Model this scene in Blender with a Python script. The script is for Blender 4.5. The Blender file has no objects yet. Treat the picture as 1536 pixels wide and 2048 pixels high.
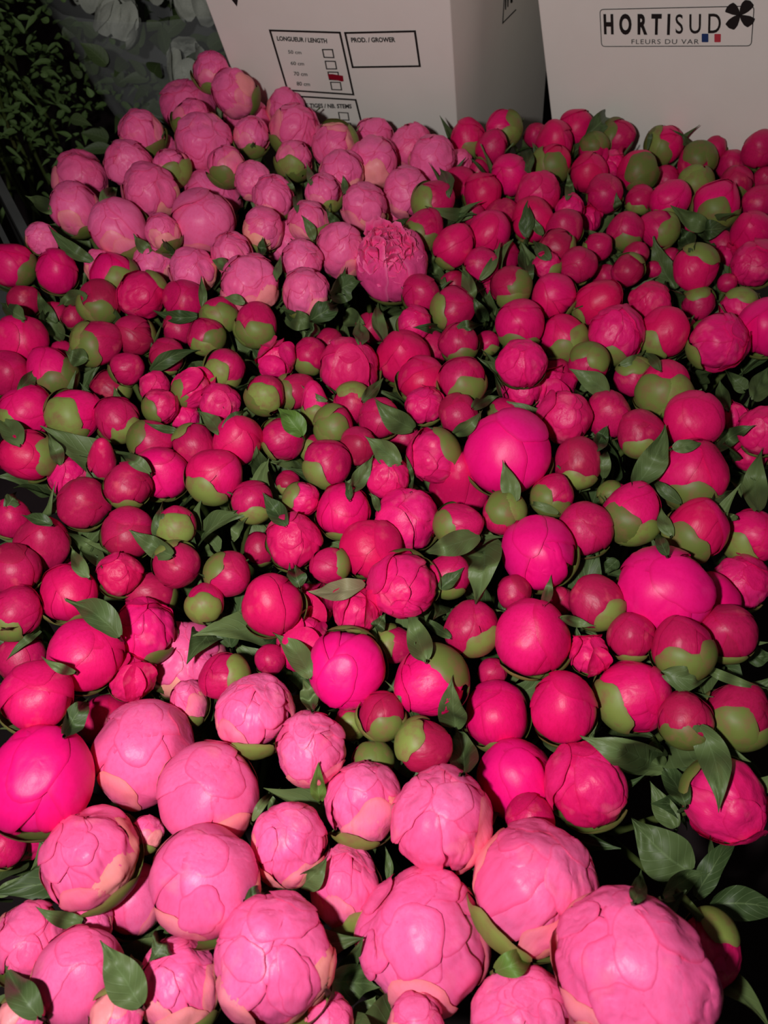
import bpy, bmesh, math, random
from mathutils import Euler, Vector, Matrix, Quaternion, noise
PI = math.pi
col = bpy.context.scene.collection
scn = bpy.context.scene

# ---------------------------------------------------------------- camera, light, exposure
CAM_H = 0.44
PITCH = math.radians(54.5)
cam_data = bpy.data.cameras.new('camera')
cam_data.sensor_fit = 'VERTICAL'
cam_data.sensor_height = 36.0
cam_data.lens = 36.0 * 1500.0 / 2048.0
cam_data.clip_start = 0.01
cam = bpy.data.objects.new('camera', cam_data)
cam.location = (0, 0, CAM_H)
cam.rotation_euler = (PI / 2 - PITCH, 0, 0)
col.objects.link(cam)
scn.camera = cam
cam_data.dof.use_dof = True
cam_data.dof.focus_distance = 0.52
cam_data.dof.aperture_fstop = 13.0

world = bpy.data.worlds.new('world')
scn.world = world
world.use_nodes = True
world.node_tree.nodes['Background'].inputs[0].default_value = (1.0, 0.86, 0.86, 1)
world.node_tree.nodes['Background'].inputs[1].default_value = 0.028

# the phone's flash, beside the lens on its left
ld = bpy.data.lights.new('flash', 'AREA')
ld.shape = 'DISK'
ld.size = 0.03
ld.energy = 3.95
ld.color = (1.0, 0.955, 0.95)
flash = bpy.data.objects.new('flash', ld)
flash.location = (-0.12, -0.03, CAM_H + 0.06)
tgt = Vector((-0.03, 0.40, 0.0))
flash.rotation_mode = 'QUATERNION'
flash.rotation_quaternion = (tgt - Vector(flash.location)).to_track_quat('-Z', 'Y')
col.objects.link(flash)

scn.view_settings.view_transform = 'Standard'
scn.view_settings.look = 'None'
scn.view_settings.gamma = 1.0
scn.view_settings.use_curve_mapping = False
scn.view_settings.exposure = 0.0

FLOOR_Z = -0.36

# ---------------------------------------------------------------- helpers
def link(o, parent=None):
    col.objects.link(o)
    if parent is not None:
        o.parent = parent
    return o

def mesh_from(name, verts, faces, mat=None, smooth=True, attrs=None):
    me = bpy.data.meshes.new(name)
    me.from_pydata(verts, [], faces)
    if smooth:
        me.polygons.foreach_set('use_smooth', [True] * len(me.polygons))
    for an, vals in (attrs or {}).items():
        a = me.color_attributes.new(an, 'FLOAT_COLOR', 'POINT')
        flat = []
        for v in vals:
            flat += [v[0], v[1], v[2], 1.0]
        a.data.foreach_set('color', flat)
    if mat:
        me.materials.append(mat)
    me.update()
    return me

def obj(name, me, parent=None):
    return link(bpy.data.objects.new(name, me), parent)

def thing(name, label, cat, loc=(0, 0, 0), group=None):
    o = bpy.data.objects.new(name, None)
    o.empty_display_size = 0.01
    o.location = loc
    o['label'] = label
    o['category'] = cat
    if group:
        o['group'] = group
    return link(o)

def box_mesh(name, p0, ax, ay, az, mat):
    """parallelepiped from a corner and three edge vectors"""
    p0, ax, ay, az = (Vector(v) for v in (p0, ax, ay, az))
    vs = [p0 + ax * i + ay * j + az * k for k in (0, 1) for j in (0, 1) for i in (0, 1)]
    fs = [(0, 2, 3, 1), (4, 5, 7, 6), (0, 1, 5, 4), (2, 6, 7, 3), (0, 4, 6, 2), (1, 3, 7, 5)]
    return mesh_from(name, vs, fs, mat, smooth=False)

# ---------------------------------------------------------------- materials
def new_mat(name):
    m = bpy.data.materials.new(name)
    m.use_nodes = True
    nt = m.node_tree
    return m, nt, nt.nodes['Principled BSDF']

def nd(nt, typ, **kw):
    n = nt.nodes.new(typ)
    for k, v in kw.items():
        setattr(n, k, v)
    return n

def mix(nt, a, b, fac):
    n = nd(nt, 'ShaderNodeMix', data_type='RGBA')
    for sock, v in ((n.inputs[6], a), (n.inputs[7], b), (n.inputs[0], fac)):
        if hasattr(v, 'links'):
            nt.links.new(v, sock)
        elif isinstance(v, tuple):
            sock.default_value = (*v, 1)
        else:
            sock.default_value = v
    return n.outputs[2]

def mapr(nt, v, a, b, c=0.0, d=1.0):
    n = nd(nt, 'ShaderNodeMapRange')
    nt.links.new(v, n.inputs[0])
    for i, x in enumerate((a, b, c, d)):
        n.inputs[i + 1].default_value = x
    return n.outputs[0]

def noise_tex(nt, scale, detail=3, rough=0.5, vec=None, sc=None, offset_rand=True):
    tc = nd(nt, 'ShaderNodeTexCoord')
    src = tc.outputs['Object']
    mp = nd(nt, 'ShaderNodeMapping')
    nt.links.new(src, mp.inputs[0])
    if sc:
        mp.inputs['Scale'].default_value = sc
    if offset_rand:
        oi = nd(nt, 'ShaderNodeObjectInfo')
        mu = nd(nt, 'ShaderNodeMath', operation='MULTIPLY')
        nt.links.new(oi.outputs['Random'], mu.inputs[0])
        mu.inputs[1].default_value = 37.0
        nt.links.new(mu.outputs[0], mp.inputs['Location'])
    n = nd(nt, 'ShaderNodeTexNoise')
    n.inputs['Scale'].default_value = scale
    n.inputs['Detail'].default_value = detail
    n.inputs['Roughness'].default_value = rough
    nt.links.new(mp.outputs[0], n.inputs['Vector'])
    return n.outputs[0]

def petal_mat(name, ca, cb, tone_a, tone_b, edge, pale, pale_lo, pale_hi, guard, rough=0.42, bump=0.25):
    m, nt, bs = new_mat(name)
    oi = nd(nt, 'ShaderNodeObjectInfo')
    at = nd(nt, 'ShaderNodeAttribute', attribute_name='pcol')
    sp = nd(nt, 'ShaderNodeSeparateColor')
    nt.links.new(at.outputs['Color'], sp.inputs[0])
    base = mix(nt, ca, cb, oi.outputs['Random'])
    t = mapr(nt, sp.outputs[0], 0.0, 1.0, 0.0, 0.55)
    base = mix(nt, base, tone_a, t)
    # rubbed, paler patches
    nz = noise_tex(nt, 1.6, 2)
    base = mix(nt, base, pale, mapr(nt, nz, pale_lo, pale_hi, 0.0, 0.6))
    # fine streaks that run from base to tip
    st = noise_tex(nt, 9.0, 3, 0.6, sc=(1.6, 1.6, 0.35))
    base = mix(nt, base, tone_b, mapr(nt, st, 0.45, 0.75, 0.0, 0.4))
    base = mix(nt, base, edge, mapr(nt, sp.outputs[1], 0.90, 1.0, 0.0, 0.55))  # petal rim colour, with the shade of the seams painted into it
    base = mix(nt, base, guard, sp.outputs[2])
    nt.links.new(base, bs.inputs['Base Color'])
    bs.inputs['Roughness'].default_value = rough
    bs.inputs['Specular IOR Level'].default_value = 0.28
    b1 = nd(nt, 'ShaderNodeBump')
    b1.inputs['Strength'].default_value = bump
    b1.inputs['Distance'].default_value = 0.0012
    wr = noise_tex(nt, 3.4, 4, 0.55, sc=(1.5, 1.5, 0.6))
    hs = nd(nt, 'ShaderNodeMath', operation='MULTIPLY_ADD')
    nt.links.new(wr, hs.inputs[0]); hs.inputs[1].default_value = 0.8; nt.links.new(st, hs.inputs[2])
    nt.links.new(hs.outputs[0], b1.inputs['Height'])
    nt.links.new(b1.outputs[0], bs.inputs['Normal'])
    return m

#                      colour range of the flowers            per-petal tone       streaks              margin + painted seam shade         rubbed patches
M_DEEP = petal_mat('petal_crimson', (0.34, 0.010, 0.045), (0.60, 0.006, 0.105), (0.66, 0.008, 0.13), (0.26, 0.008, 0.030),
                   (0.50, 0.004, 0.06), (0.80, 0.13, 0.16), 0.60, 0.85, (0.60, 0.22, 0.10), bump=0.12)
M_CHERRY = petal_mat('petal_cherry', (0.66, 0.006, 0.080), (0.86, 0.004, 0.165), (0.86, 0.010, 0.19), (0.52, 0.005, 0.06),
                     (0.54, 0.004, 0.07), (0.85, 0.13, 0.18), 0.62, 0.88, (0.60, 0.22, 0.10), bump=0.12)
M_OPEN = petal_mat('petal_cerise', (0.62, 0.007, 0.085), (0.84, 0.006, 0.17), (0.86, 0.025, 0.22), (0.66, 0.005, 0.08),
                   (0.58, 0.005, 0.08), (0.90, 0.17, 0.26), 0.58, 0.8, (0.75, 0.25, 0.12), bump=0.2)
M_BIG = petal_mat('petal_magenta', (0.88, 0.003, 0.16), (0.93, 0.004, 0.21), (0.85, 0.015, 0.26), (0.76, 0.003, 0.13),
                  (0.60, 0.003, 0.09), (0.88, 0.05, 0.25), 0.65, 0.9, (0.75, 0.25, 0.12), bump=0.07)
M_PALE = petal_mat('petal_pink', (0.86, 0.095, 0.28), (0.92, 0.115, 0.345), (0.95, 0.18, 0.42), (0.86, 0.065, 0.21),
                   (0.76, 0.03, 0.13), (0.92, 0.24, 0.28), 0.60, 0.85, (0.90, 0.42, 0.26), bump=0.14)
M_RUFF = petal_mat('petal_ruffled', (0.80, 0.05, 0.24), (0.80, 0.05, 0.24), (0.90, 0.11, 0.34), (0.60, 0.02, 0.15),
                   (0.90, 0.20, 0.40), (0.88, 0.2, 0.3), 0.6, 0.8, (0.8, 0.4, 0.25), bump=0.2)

def green_mat(name, a, b, brown, lo, hi, rough=0.5):
    m, nt, bs = new_mat(name)
    oi = nd(nt, 'ShaderNodeObjectInfo')
    base = mix(nt, a, b, oi.outputs['Random'])
    nz = noise_tex(nt, 2.2, 4, 0.6)
    base = mix(nt, base, brown, mapr(nt, nz, lo, hi, 0.0, 0.75))
    at = nd(nt, 'ShaderNodeAttribute', attribute_name='pcol')
    sp = nd(nt, 'ShaderNodeSeparateColor')
    nt.links.new(at.outputs['Color'], sp.inputs[0])
    base = mix(nt, base, brown, mapr(nt, sp.outputs[1], 0.88, 1.0, 0.0, 0.5))
    nt.links.new(base, bs.inputs['Base Color'])
    bs.inputs['Roughness'].default_value = rough
    bs.inputs['Specular IOR Level'].default_value = 0.3
    return m

M_SEPAL = green_mat('sepal_green', (0.11, 0.14, 0.028), (0.23, 0.29, 0.062), (0.24, 0.11, 0.06), 0.46, 0.70)
M_STEM = green_mat('stem_green', (0.06, 0.09, 0.02), (0.09, 0.12, 0.03), (0.12, 0.05, 0.03), 0.55, 0.8)

def leaf_mat(name, a, b, vein, rough=0.5):
    m, nt, bs = new_mat(name)
    oi = nd(nt, 'ShaderNodeObjectInfo')
    at = nd(nt, 'ShaderNodeAttribute', attribute_name='pcol')   # r: across 0..1, g: along 0..1
    sp = nd(nt, 'ShaderNodeSeparateColor')
    nt.links.new(at.outputs['Color'], sp.inputs[0])
    base = mix(nt, a, b, oi.outputs['Random'])
    # distance from the midrib
    s1 = nd(nt, 'ShaderNodeMath', operation='SUBTRACT'); nt.links.new(sp.outputs[0], s1.inputs[0]); s1.inputs[1].default_value = 0.5
    s2 = nd(nt, 'ShaderNodeMath', operation='ABSOLUTE'); nt.links.new(s1.outputs[0], s2.inputs[0])
    rib = mapr(nt, s2.outputs[0], 0.0, 0.035, 1.0, 0.0)
    # side veins
    v1 = nd(nt, 'ShaderNodeMath', operation='MULTIPLY'); nt.links.new(s2.outputs[0], v1.inputs[0]); v1.inputs[1].default_value = -0.55
    v2 = nd(nt, 'ShaderNodeMath', operation='ADD'); nt.links.new(v1.outputs[0], v2.inputs[0]); nt.links.new(sp.outputs[1], v2.inputs[1])
    v3 = nd(nt, 'ShaderNodeMath', operation='MULTIPLY'); nt.links.new(v2.outputs[0], v3.inputs[0]); v3.inputs[1].default_value = 48.0
    v4 = nd(nt, 'ShaderNodeMath', operation='SINE'); nt.links.new(v3.outputs[0], v4.inputs[0])
    vn = mapr(nt, v4.outputs[0], 0.80, 1.0, 0.0, 0.35)
    base = mix(nt, base, vein, vn)
    base = mix(nt, base, vein, mapr(nt, rib, 0.0, 1.0, 0.0, 0.8))
    nt.links.new(base, bs.inputs['Base Color'])
    bs.inputs['Roughness'].default_value = rough
    bs.inputs['Specular IOR Level'].default_value = 0.3
    bp = nd(nt, 'ShaderNodeBump'); bp.inputs['Strength'].default_value = 0.35; bp.inputs['Distance'].default_value = 0.001
    bp.invert = True
    nt.links.new(vn, bp.inputs['Height']); nt.links.new(bp.outputs[0], bs.inputs['Normal'])
    return m

M_LEAF = leaf_mat('leaf_green', (0.036, 0.066, 0.020), (0.115, 0.165, 0.055), (0.13, 0.19, 0.075))
M_DRY = leaf_mat('leaf_dry', (0.20, 0.18, 0.09), (0.24, 0.22, 0.12), (0.30, 0.27, 0.16), 0.6)
M_BRIGHT = leaf_mat('leaf_bright', (0.08, 0.16, 0.025), (0.11, 0.20, 0.035), (0.17, 0.27, 0.08))

def plain(name, c, rough=0.6, spec=0.3, nscale=None, c2=None):
    m, nt, bs = new_mat(name)
    if nscale:
        nz = noise_tex(nt, nscale, 4, 0.6, offset_rand=False)
        nt.links.new(mix(nt, c, c2, mapr(nt, nz, 0.35, 0.65)), bs.inputs['Base Color'])
    else:
        bs.inputs['Base Color'].default_value = (*c, 1)
    bs.inputs['Roughness'].default_value = rough
    bs.inputs['Specular IOR Level'].default_value = spec
    return m

M_CARD = plain('white_board', (0.87, 0.83, 0.75), 0.75, 0.2, 14.0, (0.89, 0.86, 0.78))
M_INK = plain('black_ink', (0.018, 0.015, 0.014), 0.6, 0.2)
M_BLUE = plain('blue_ink', (0.02, 0.05, 0.17), 0.6, 0.2)
M_RED = plain('red_ink', (0.55, 0.05, 0.07), 0.6, 0.2)
M_MARK = plain('red_marker', (0.30, 0.005, 0.02), 0.5, 0.3)
M_FLOOR = plain('dark_floor', (0.020, 0.014, 0.015), 0.9, 0.1, 6.0, (0.032, 0.022, 0.024))
M_CRATE = plain('dark_plastic', (0.07, 0.075, 0.072), 0.5, 0.4, 8.0, (0.10, 0.105, 0.10))
M_FINE = leaf_mat('fine_leaf_green', (0.09, 0.17, 0.04), (0.17, 0.26, 0.08), (0.24, 0.32, 0.14), 0.6)
M_WHITEP = plain('white_petal', (0.42, 0.45, 0.38), 0.6, 0.2, 20.0, (0.50, 0.52, 0.44))

# ---------------------------------------------------------------- the setting
def struct(o):
    o['kind'] = 'structure'
    return o
struct(obj('floor', mesh_from('floor', [(-2, -1, FLOOR_Z), (2, -1, FLOOR_Z), (2, 2.4, FLOOR_Z), (-2, 2.4, FLOOR_Z)], [(0, 1, 2, 3)], M_FLOOR, False)))
struct(obj('wall_back', box_mesh('wall_back', (-2, 2.4, FLOOR_Z), (4, 0, 0), (0, 0.05, 0), (0, 0, 2.2), M_FLOOR)))

BOX={'L': [(0.08869, 0.89834, -0.03085), (0.96904, -0.2359, 0.07288), (0.13821, 0.27366, -0.95185), (-0.20459, -0.93245, -0.29779)], 'R': [(0.2052, 0.90559, -0.01954), (0.83443, -0.50587, 0.21868), (0.28892, 0.06364, -0.95524), (-0.46931, -0.86026, -0.19926)], 'L_frames': [[(-0.20287, -0.12763), (-0.12257, -0.12709), (-0.1217, -0.04835), (-0.20326, -0.0507)], [(-0.11663, -0.12686), (-0.03922, -0.13078), (-0.03782, -0.08932), (-0.11589, -0.085)], [(-0.20289, -0.04276), (-0.12031, -0.041), (-0.1164, 0.05852), (-0.20732, 0.06162)]], 'L_checks': [[(-0.14699, -0.10613), (-0.13531, -0.1065), (-0.13574, -0.09648), (-0.1472, -0.0965)], [(-0.14698, -0.09162), (-0.13517, -0.09176), (-0.13546, -0.08213), (-0.14746, -0.08167)], [(-0.14674, -0.07766), (-0.13475, -0.07784), (-0.13537, -0.0676), (-0.14716, -0.0677)], [(-0.14657, -0.06416), (-0.13468, -0.06437), (-0.13511, -0.05414), (-0.14707, -0.0542)], [(-0.14551, -0.02169), (-0.13361, -0.02152), (-0.13424, -0.01081), (-0.14606, -0.01063)], [(-0.14503, -0.00651), (-0.13323, -0.00636), (-0.13406, 0.00729), (-0.14588, 0.00716)], [(-0.14503, -0.00651), (-0.13323, -0.00636), (-0.13358, 7e-05), (-0.14552, 0.00029)]], 'L_red': [(-0.14768, -0.07516), (-0.14187, -0.07553), (-0.13608, -0.0746), (-0.12962, -0.0737), (-0.13013, -0.06635), (-0.13316, -0.06592), (-0.13753, -0.06751), (-0.14414, -0.06797), (-0.14762, -0.0693)], 'L_texts': [('LONGUEUR / LENGTH', [(-0.1976, -0.11583), (-0.13965, -0.11429), (-0.19697, -0.12119)]), ('50 cm', [(-0.18886, -0.09997), (-0.17321, -0.09965), (-0.18831, -0.10441)]), ('60 cm', [(-0.18969, -0.08554), (-0.17365, -0.08527), (-0.18899, -0.09013)]), ('70 cm', [(-0.18962, -0.07156), (-0.17306, -0.07135), (-0.18879, -0.07674)]), ('80 cm', [(-0.18958, -0.05807), (-0.17321, -0.05788), (-0.18875, -0.0634)]), ('PROD. / GROWER', [(-0.1114, -0.11618), (-0.06185, -0.11802), (-0.11137, -0.12169)]), ('NB. DE TIGES / NB. STEMS', [(-0.2027, -0.02645), (-0.12736, -0.02879), (-0.2021, -0.03246)])], 'R_frame': [(0.0626, -0.1248), (0.21097, -0.12345), (0.21214, -0.08659), (0.0624, -0.08712)], 'R_texts': [('HORTI', 1, [(0.06578, -0.10095), (0.13388, -0.09929), (0.06604, -0.12039)]), ('SUD', 0, [(0.13961, -0.09954), (0.18276, -0.0994), (0.13885, -0.11893)]), ('FLEURS DU VAR', 0, [(0.09476, -0.08962), (0.16269, -0.08896), (0.09486, -0.09461)])], 'R_blue': [(0.16494, -0.09902), (0.17135, -0.09892), (0.17186, -0.09058), (0.1654, -0.09065)], 'R_red': [(0.17706, -0.09861), (0.18315, -0.09851), (0.18353, -0.09046), (0.17749, -0.09052)], 'R_petals': [[(0.19971, -0.11493), (0.19229, -0.11629), (0.18523, -0.11902), (0.1865, -0.12298), (0.18889, -0.12572), (0.19217, -0.12737), (0.1955, -0.12478), (0.19819, -0.12022)], [(0.19864, -0.11527), (0.19856, -0.12177), (0.19967, -0.12639), (0.20245, -0.12937), (0.2071, -0.12849), (0.21088, -0.12428), (0.20935, -0.12144), (0.20609, -0.11843), (0.20268, -0.11643)], [(0.19834, -0.11634), (0.2038, -0.11556), (0.20852, -0.1147), (0.21319, -0.11216), (0.21181, -0.10775), (0.20721, -0.10409), (0.20365, -0.10632), (0.20063, -0.11066)], [(0.19975, -0.11672), (0.19396, -0.11508), (0.18949, -0.112), (0.18643, -0.10776), (0.19015, -0.10388), (0.19509, -0.10205), (0.19792, -0.1059), (0.19922, -0.11123)]], 'S_bars': [[(0.12812, -0.07803), (0.13188, -0.07535), (0.13135, -0.05965), (0.12857, -0.06167)], [(0.13424, -0.07518), (0.13804, -0.07248), (0.13754, -0.05865), (0.1351, -0.06004)], [(0.1309, -0.07454), (0.13535, -0.07212), (0.13544, -0.06979), (0.13097, -0.07222)], [(0.14219, -0.07029), (0.14952, -0.06662), (0.14902, -0.05581), (0.14622, -0.05667), (0.14336, -0.05912)]], 'S_lines': [[(0.1254, -0.07996), (0.1271, -0.07876), (0.12379, -0.04743), (0.12169, -0.04875)], [(0.12169, -0.04875), (0.1227, -0.05008), (0.15931, -0.04008), (0.16033, -0.0379)]], 'dims': {'LW': 0.2673, 'LD': 0.27411}, 'm': (0.47367, 0.82577, 0.30618)}


# ---------------------------------------------------------------- cartons with their print
class Plane:
    def __init__(s, O, h, d, n):
        s.O, s.h, s.d, s.n = Vector(O), Vector(h), Vector(d), Vector(n)
    def p(s, uv, off=0.0004):
        return s.O + s.h * uv[0] + s.d * uv[1] + s.n * off

def strip(F, name, pts, w, mat, parent, closed=True):
    """a printed line of width w along pts (u, v)"""
    P = [Vector((a, b)) for a, b in pts]
    n = len(P)
    ring_o, ring_i = [], []
    for i in range(n):
        a, b, c = P[i - 1], P[i], P[(i + 1) % n]
        t1 = (b - a).normalized(); t2 = (c - b).normalized()
        if not closed and i == 0: t1 = t2
        if not closed and i == n - 1: t2 = t1
        n1 = Vector((-t1.y, t1.x)); n2 = Vector((-t2.y, t2.x))
        m = (n1 + n2)
        m = m / max(0.4, m.length_squared) * 2.0 if m.length > 1e-6 else n1
        ring_o.append(b + m * (w / 2)); ring_i.append(b - m * (w / 2))
    vs = [F.p(q) for q in ring_o + ring_i]
    fs = [(i, (i + 1) % n, n + (i + 1) % n, n + i) for i in range(n if closed else n - 1)]
    return obj(name, mesh_from(name, vs, fs, mat, False), parent)

def poly(F, name, pts, mat, parent, off=0.0005):
    return obj(name, mesh_from(name, [F.p(q, off) for q in pts], [tuple(range(len(pts)))], mat, False), parent)

def text(F, body, anchors, parent, bold=0.0, space=1.0, name='printed_text', mat=None):
    cu = bpy.data.curves.new('t', 'FONT')
    cu.body = body
    cu.offset = bold
    cu.space_character = space
    cu.resolution_u = 4
    tmp = bpy.data.objects.new('t', cu)
    col.objects.link(tmp)
    dg = bpy.context.evaluated_depsgraph_get()
    me = bpy.data.meshes.new_from_object(tmp.evaluated_get(dg))
    bpy.data.objects.remove(tmp)
    xs = [v.co.x for v in me.vertices]
    x0, x1 = min(xs), max(xs)
    cap = 0.729
    p0, p1, p2 = (Vector(a) for a in anchors)
    for v in me.vertices:
        q = p0 + (p1 - p0) * ((v.co.x - x0) / (x1 - x0)) + (p2 - p0) * (v.co.y / cap)
        v.co = F.p(q, 0.0005)
    me.materials.clear()
    me.materials.append(mat or M_INK)
    return obj(name, me, parent)

def carton(label, O, h, d, n, back, W, top, bottom, depth, u0):
    F = Plane(O, h, d, n)
    root = thing('flower_carton', label, 'carton', (0, 0, 0), None)
    back = Vector(back) * depth
    p0 = F.p((u0, bottom), 0.0)
    me = box_mesh('carton_body', p0, F.h * W, back, -F.d * (bottom + top), M_CARD)
    body = obj('carton_body', me, root)
    bv = body.modifiers.new('bevel', 'BEVEL'); bv.width = 0.0015; bv.segments = 2
    # folded lid rim
    q = F.p((u0 - 0.003, -top), 0.003)
    obj('lid', box_mesh('lid', q, F.h * (W + 0.006), back * 1.0 + (Vector(n) * -0.006), -F.d * 0.035, M_CARD), root)
    return root, F

LW = BOX['dims']['LW']; LD = BOX['dims']['LD']
lc, LF = carton('white flower carton with printed length checklist and red tick mark, behind the pale pink peonies',
                *BOX['L'], BOX['m'], LW, 0.30, 0.338, LD, -LW)
sd = Vector(BOX['m']); dn_ = Vector(BOX['L'][2]); sn = sd.cross(dn_)
if sn.dot(Vector((0, 0, CAM_H)) - Vector(BOX['L'][0])) < 0: sn = -sn
LS = Plane(BOX['L'][0], sd, dn_, sn)
for P in BOX['L_frames']:
    strip(LF, 'printed_frame', P, 0.0023, M_INK, lc)
for P in BOX['L_checks']:
    strip(LF, 'checkbox', P, 0.0014, M_INK, lc)
for body, a in BOX['L_texts']:
    small = 'cm' in body
    text(LF, body, a, lc, bold=0.012 if small else 0.035)
mk = poly(LF, 'marker_tick', BOX['L_red'], M_MARK, lc, 0.0007)
mk['label'] = 'dark red felt pen tick'
for P in BOX['S_bars']:
    poly(LS, 'printed_letter', P, M_INK, lc)
for P in BOX['S_lines']:
    poly(LS, 'printed_line', P, M_INK, lc)
poly(LF, 'printed_arrow', [(-0.2375, -0.165), (-0.2275, -0.165), (-0.2325, -0.1545)], M_INK, lc)

n2 = Vector(BOX['R'][3])
rc, RF = carton('white flower carton printed with a four-petal flower logo, at the right',
                *BOX['R'], tuple(-n2), 0.42, 0.30, 0.345, 0.28, -0.0045)
def rounded(P, r, k=4):
    out = []
    n = len(P)
    for i in range(n):
        a, b, c = Vector(P[i - 1]), Vector(P[i]), Vector(P[(i + 1) % n])
        s = b + (a - b).normalized() * r; e = b + (c - b).normalized() * r
        for j in range(k + 1):
            t = j / k
            out.append(tuple(s * (1 - t) ** 2 + b * 2 * t * (1 - t) + e * t * t))
    return out
strip(RF, 'printed_frame', rounded(BOX['R_frame'], 0.004), 0.0008, M_INK, rc)
for body, bo, a in BOX['R_texts']:
    if body == 'HORTI': text(RF, body, a, rc, bold=0.042, space=1.7)
    elif body == 'SUD': text(RF, body, a, rc, bold=0.006, space=1.5)
    else: text(RF, body, a, rc, bold=0.0, space=1.15)
poly(RF, 'blue_flag_block', rounded(BOX['R_blue'], 0.0008), M_BLUE, rc)
poly(RF, 'red_flag_block', rounded(BOX['R_red'], 0.0008), M_RED, rc)
for P in BOX['R_petals']:
    poly(RF, 'logo_petal', rounded(P, 0.001, 2), M_INK, rc, 0.0006)

# ---------------------------------------------------------------- petals
def cap_dir(pc, az, rho_m, rho_l, s, psi, rip, ph):
    """point on the unit sphere: s along the cap's radius, psi = 0 towards the tip"""
    c = Vector((math.sin(pc) * math.cos(az), math.sin(pc) * math.sin(az), math.cos(pc)))
    e_t = Vector((-math.cos(pc) * math.cos(az), -math.cos(pc) * math.sin(az), math.sin(pc)))   # towards tip
    e_l = c.cross(e_t)
    rip_f = 1 + rip * (math.sin(2 * psi + ph) * 0.55 + math.sin(5 * psi + 2.3 * ph) * 0.35 + math.sin(9 * psi + ph * 1.7) * 0.12)
    cx, cy = math.cos(psi), math.sin(psi)
    rad = s * rip_f / math.sqrt((cx / rho_m) ** 2 + (cy / rho_l) ** 2)
    d = (e_t * cx + e_l * cy)
    return c * math.cos(rad) + d * math.sin(rad)

def add_cap(V, Fc, A, pc, az, rm, rl, R, drop=0.04, flare=0.0, rip=0.04, ph=0.0, rings=9, seg=28, tone=0.5, guard=0.0,
            lump=0.0, lf=2.2, seed=0.0, cup=0.0, crease=0.0, bulge=0.0, gs=0.0, stretch=0.0, shared=True):
    b0 = len(V)
    sv = Vector((seed * 3.7, seed * 1.3, -seed * 2.1))
    def pt(s, psi):
        d = cap_dir(pc, az, rm, rl, s, psi, rip, ph)
        r = R - drop * s ** 14
        up = max(0.0, math.cos(psi))
        r += flare * (s ** 5) * (0.2 + 0.8 * up)
        r -= cup * (1 - s * s)
        r += bulge * (1 - s * s)
        r *= 1 + (0.10 if d.z > 0 else 0.10 * max(0.0, 1 + 1.5 * d.z)) * noise.noise(d * 0.9 + Vector((gs, gs * 1.7, 0)))
        if lump:
            lv = d * lf + (Vector((gs * 2, gs, 3)) if shared else sv)
            r += lump * (noise.noise(lv) + 0.4 * noise.noise(lv * 2.1))
        if crease:
            # folds that run along the petal from its foot to its free edge
            lat, lon = s * math.sin(psi), s * math.cos(psi)
            q = noise.noise(Vector((lat * 2.6 + ph, lon * 0.9, seed)))
            q2 = noise.noise(Vector((lat * 6.5 + ph, lon * 1.6, seed + 5)))
            r -= crease * (max(0.0, 0.30 - 2.2 * abs(q)) + 0.55 * max(0.0, 0.26 - 2.0 * abs(q2))) * 2.2
        if stretch:
            r *= 1 + stretch * math.exp(-((1 - d.z) / 0.16))
        return d * r
    V.append(pt(0, 0)); A.append((tone, 0.0, guard))
    for i in range(1, rings + 1):
        s = (i / rings) ** 0.8
        for j in range(seg):
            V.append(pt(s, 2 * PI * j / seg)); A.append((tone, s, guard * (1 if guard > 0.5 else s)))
    for j in range(seg):
        Fc.append((b0, b0 + 1 + j, b0 + 1 + (j + 1) % seg))
    for i in range(rings - 1):
        a = b0 + 1 + i * seg; b = a + seg
        for j in range(seg):
            Fc.append((a + j, b + j, b + (j + 1) % seg, a + (j + 1) % seg))

def add_core(V, Fc, A, R, nu=20, nv=12, lump=0.0, seed=0.0, tone=0.3):
    b0 = len(V)
    for i in range(nv + 1):
        th = PI * i / nv
        for j in range(nu):
            ph = 2 * PI * j / nu
            d = Vector((math.sin(th) * math.cos(ph), math.sin(th) * math.sin(ph), math.cos(th)))
            r = R + (lump * noise.noise(d * 2.5 + Vector((seed, 0, 0))) if lump else 0)
            V.append(d * r); A.append((tone, 0.2, 0))
    for i in range(nv):
        for j in range(nu):
            a = b0 + i * nu
            Fc.append((a + j, a + nu + j, a + nu + (j + 1) % nu, a + (j + 1) % nu))

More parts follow.
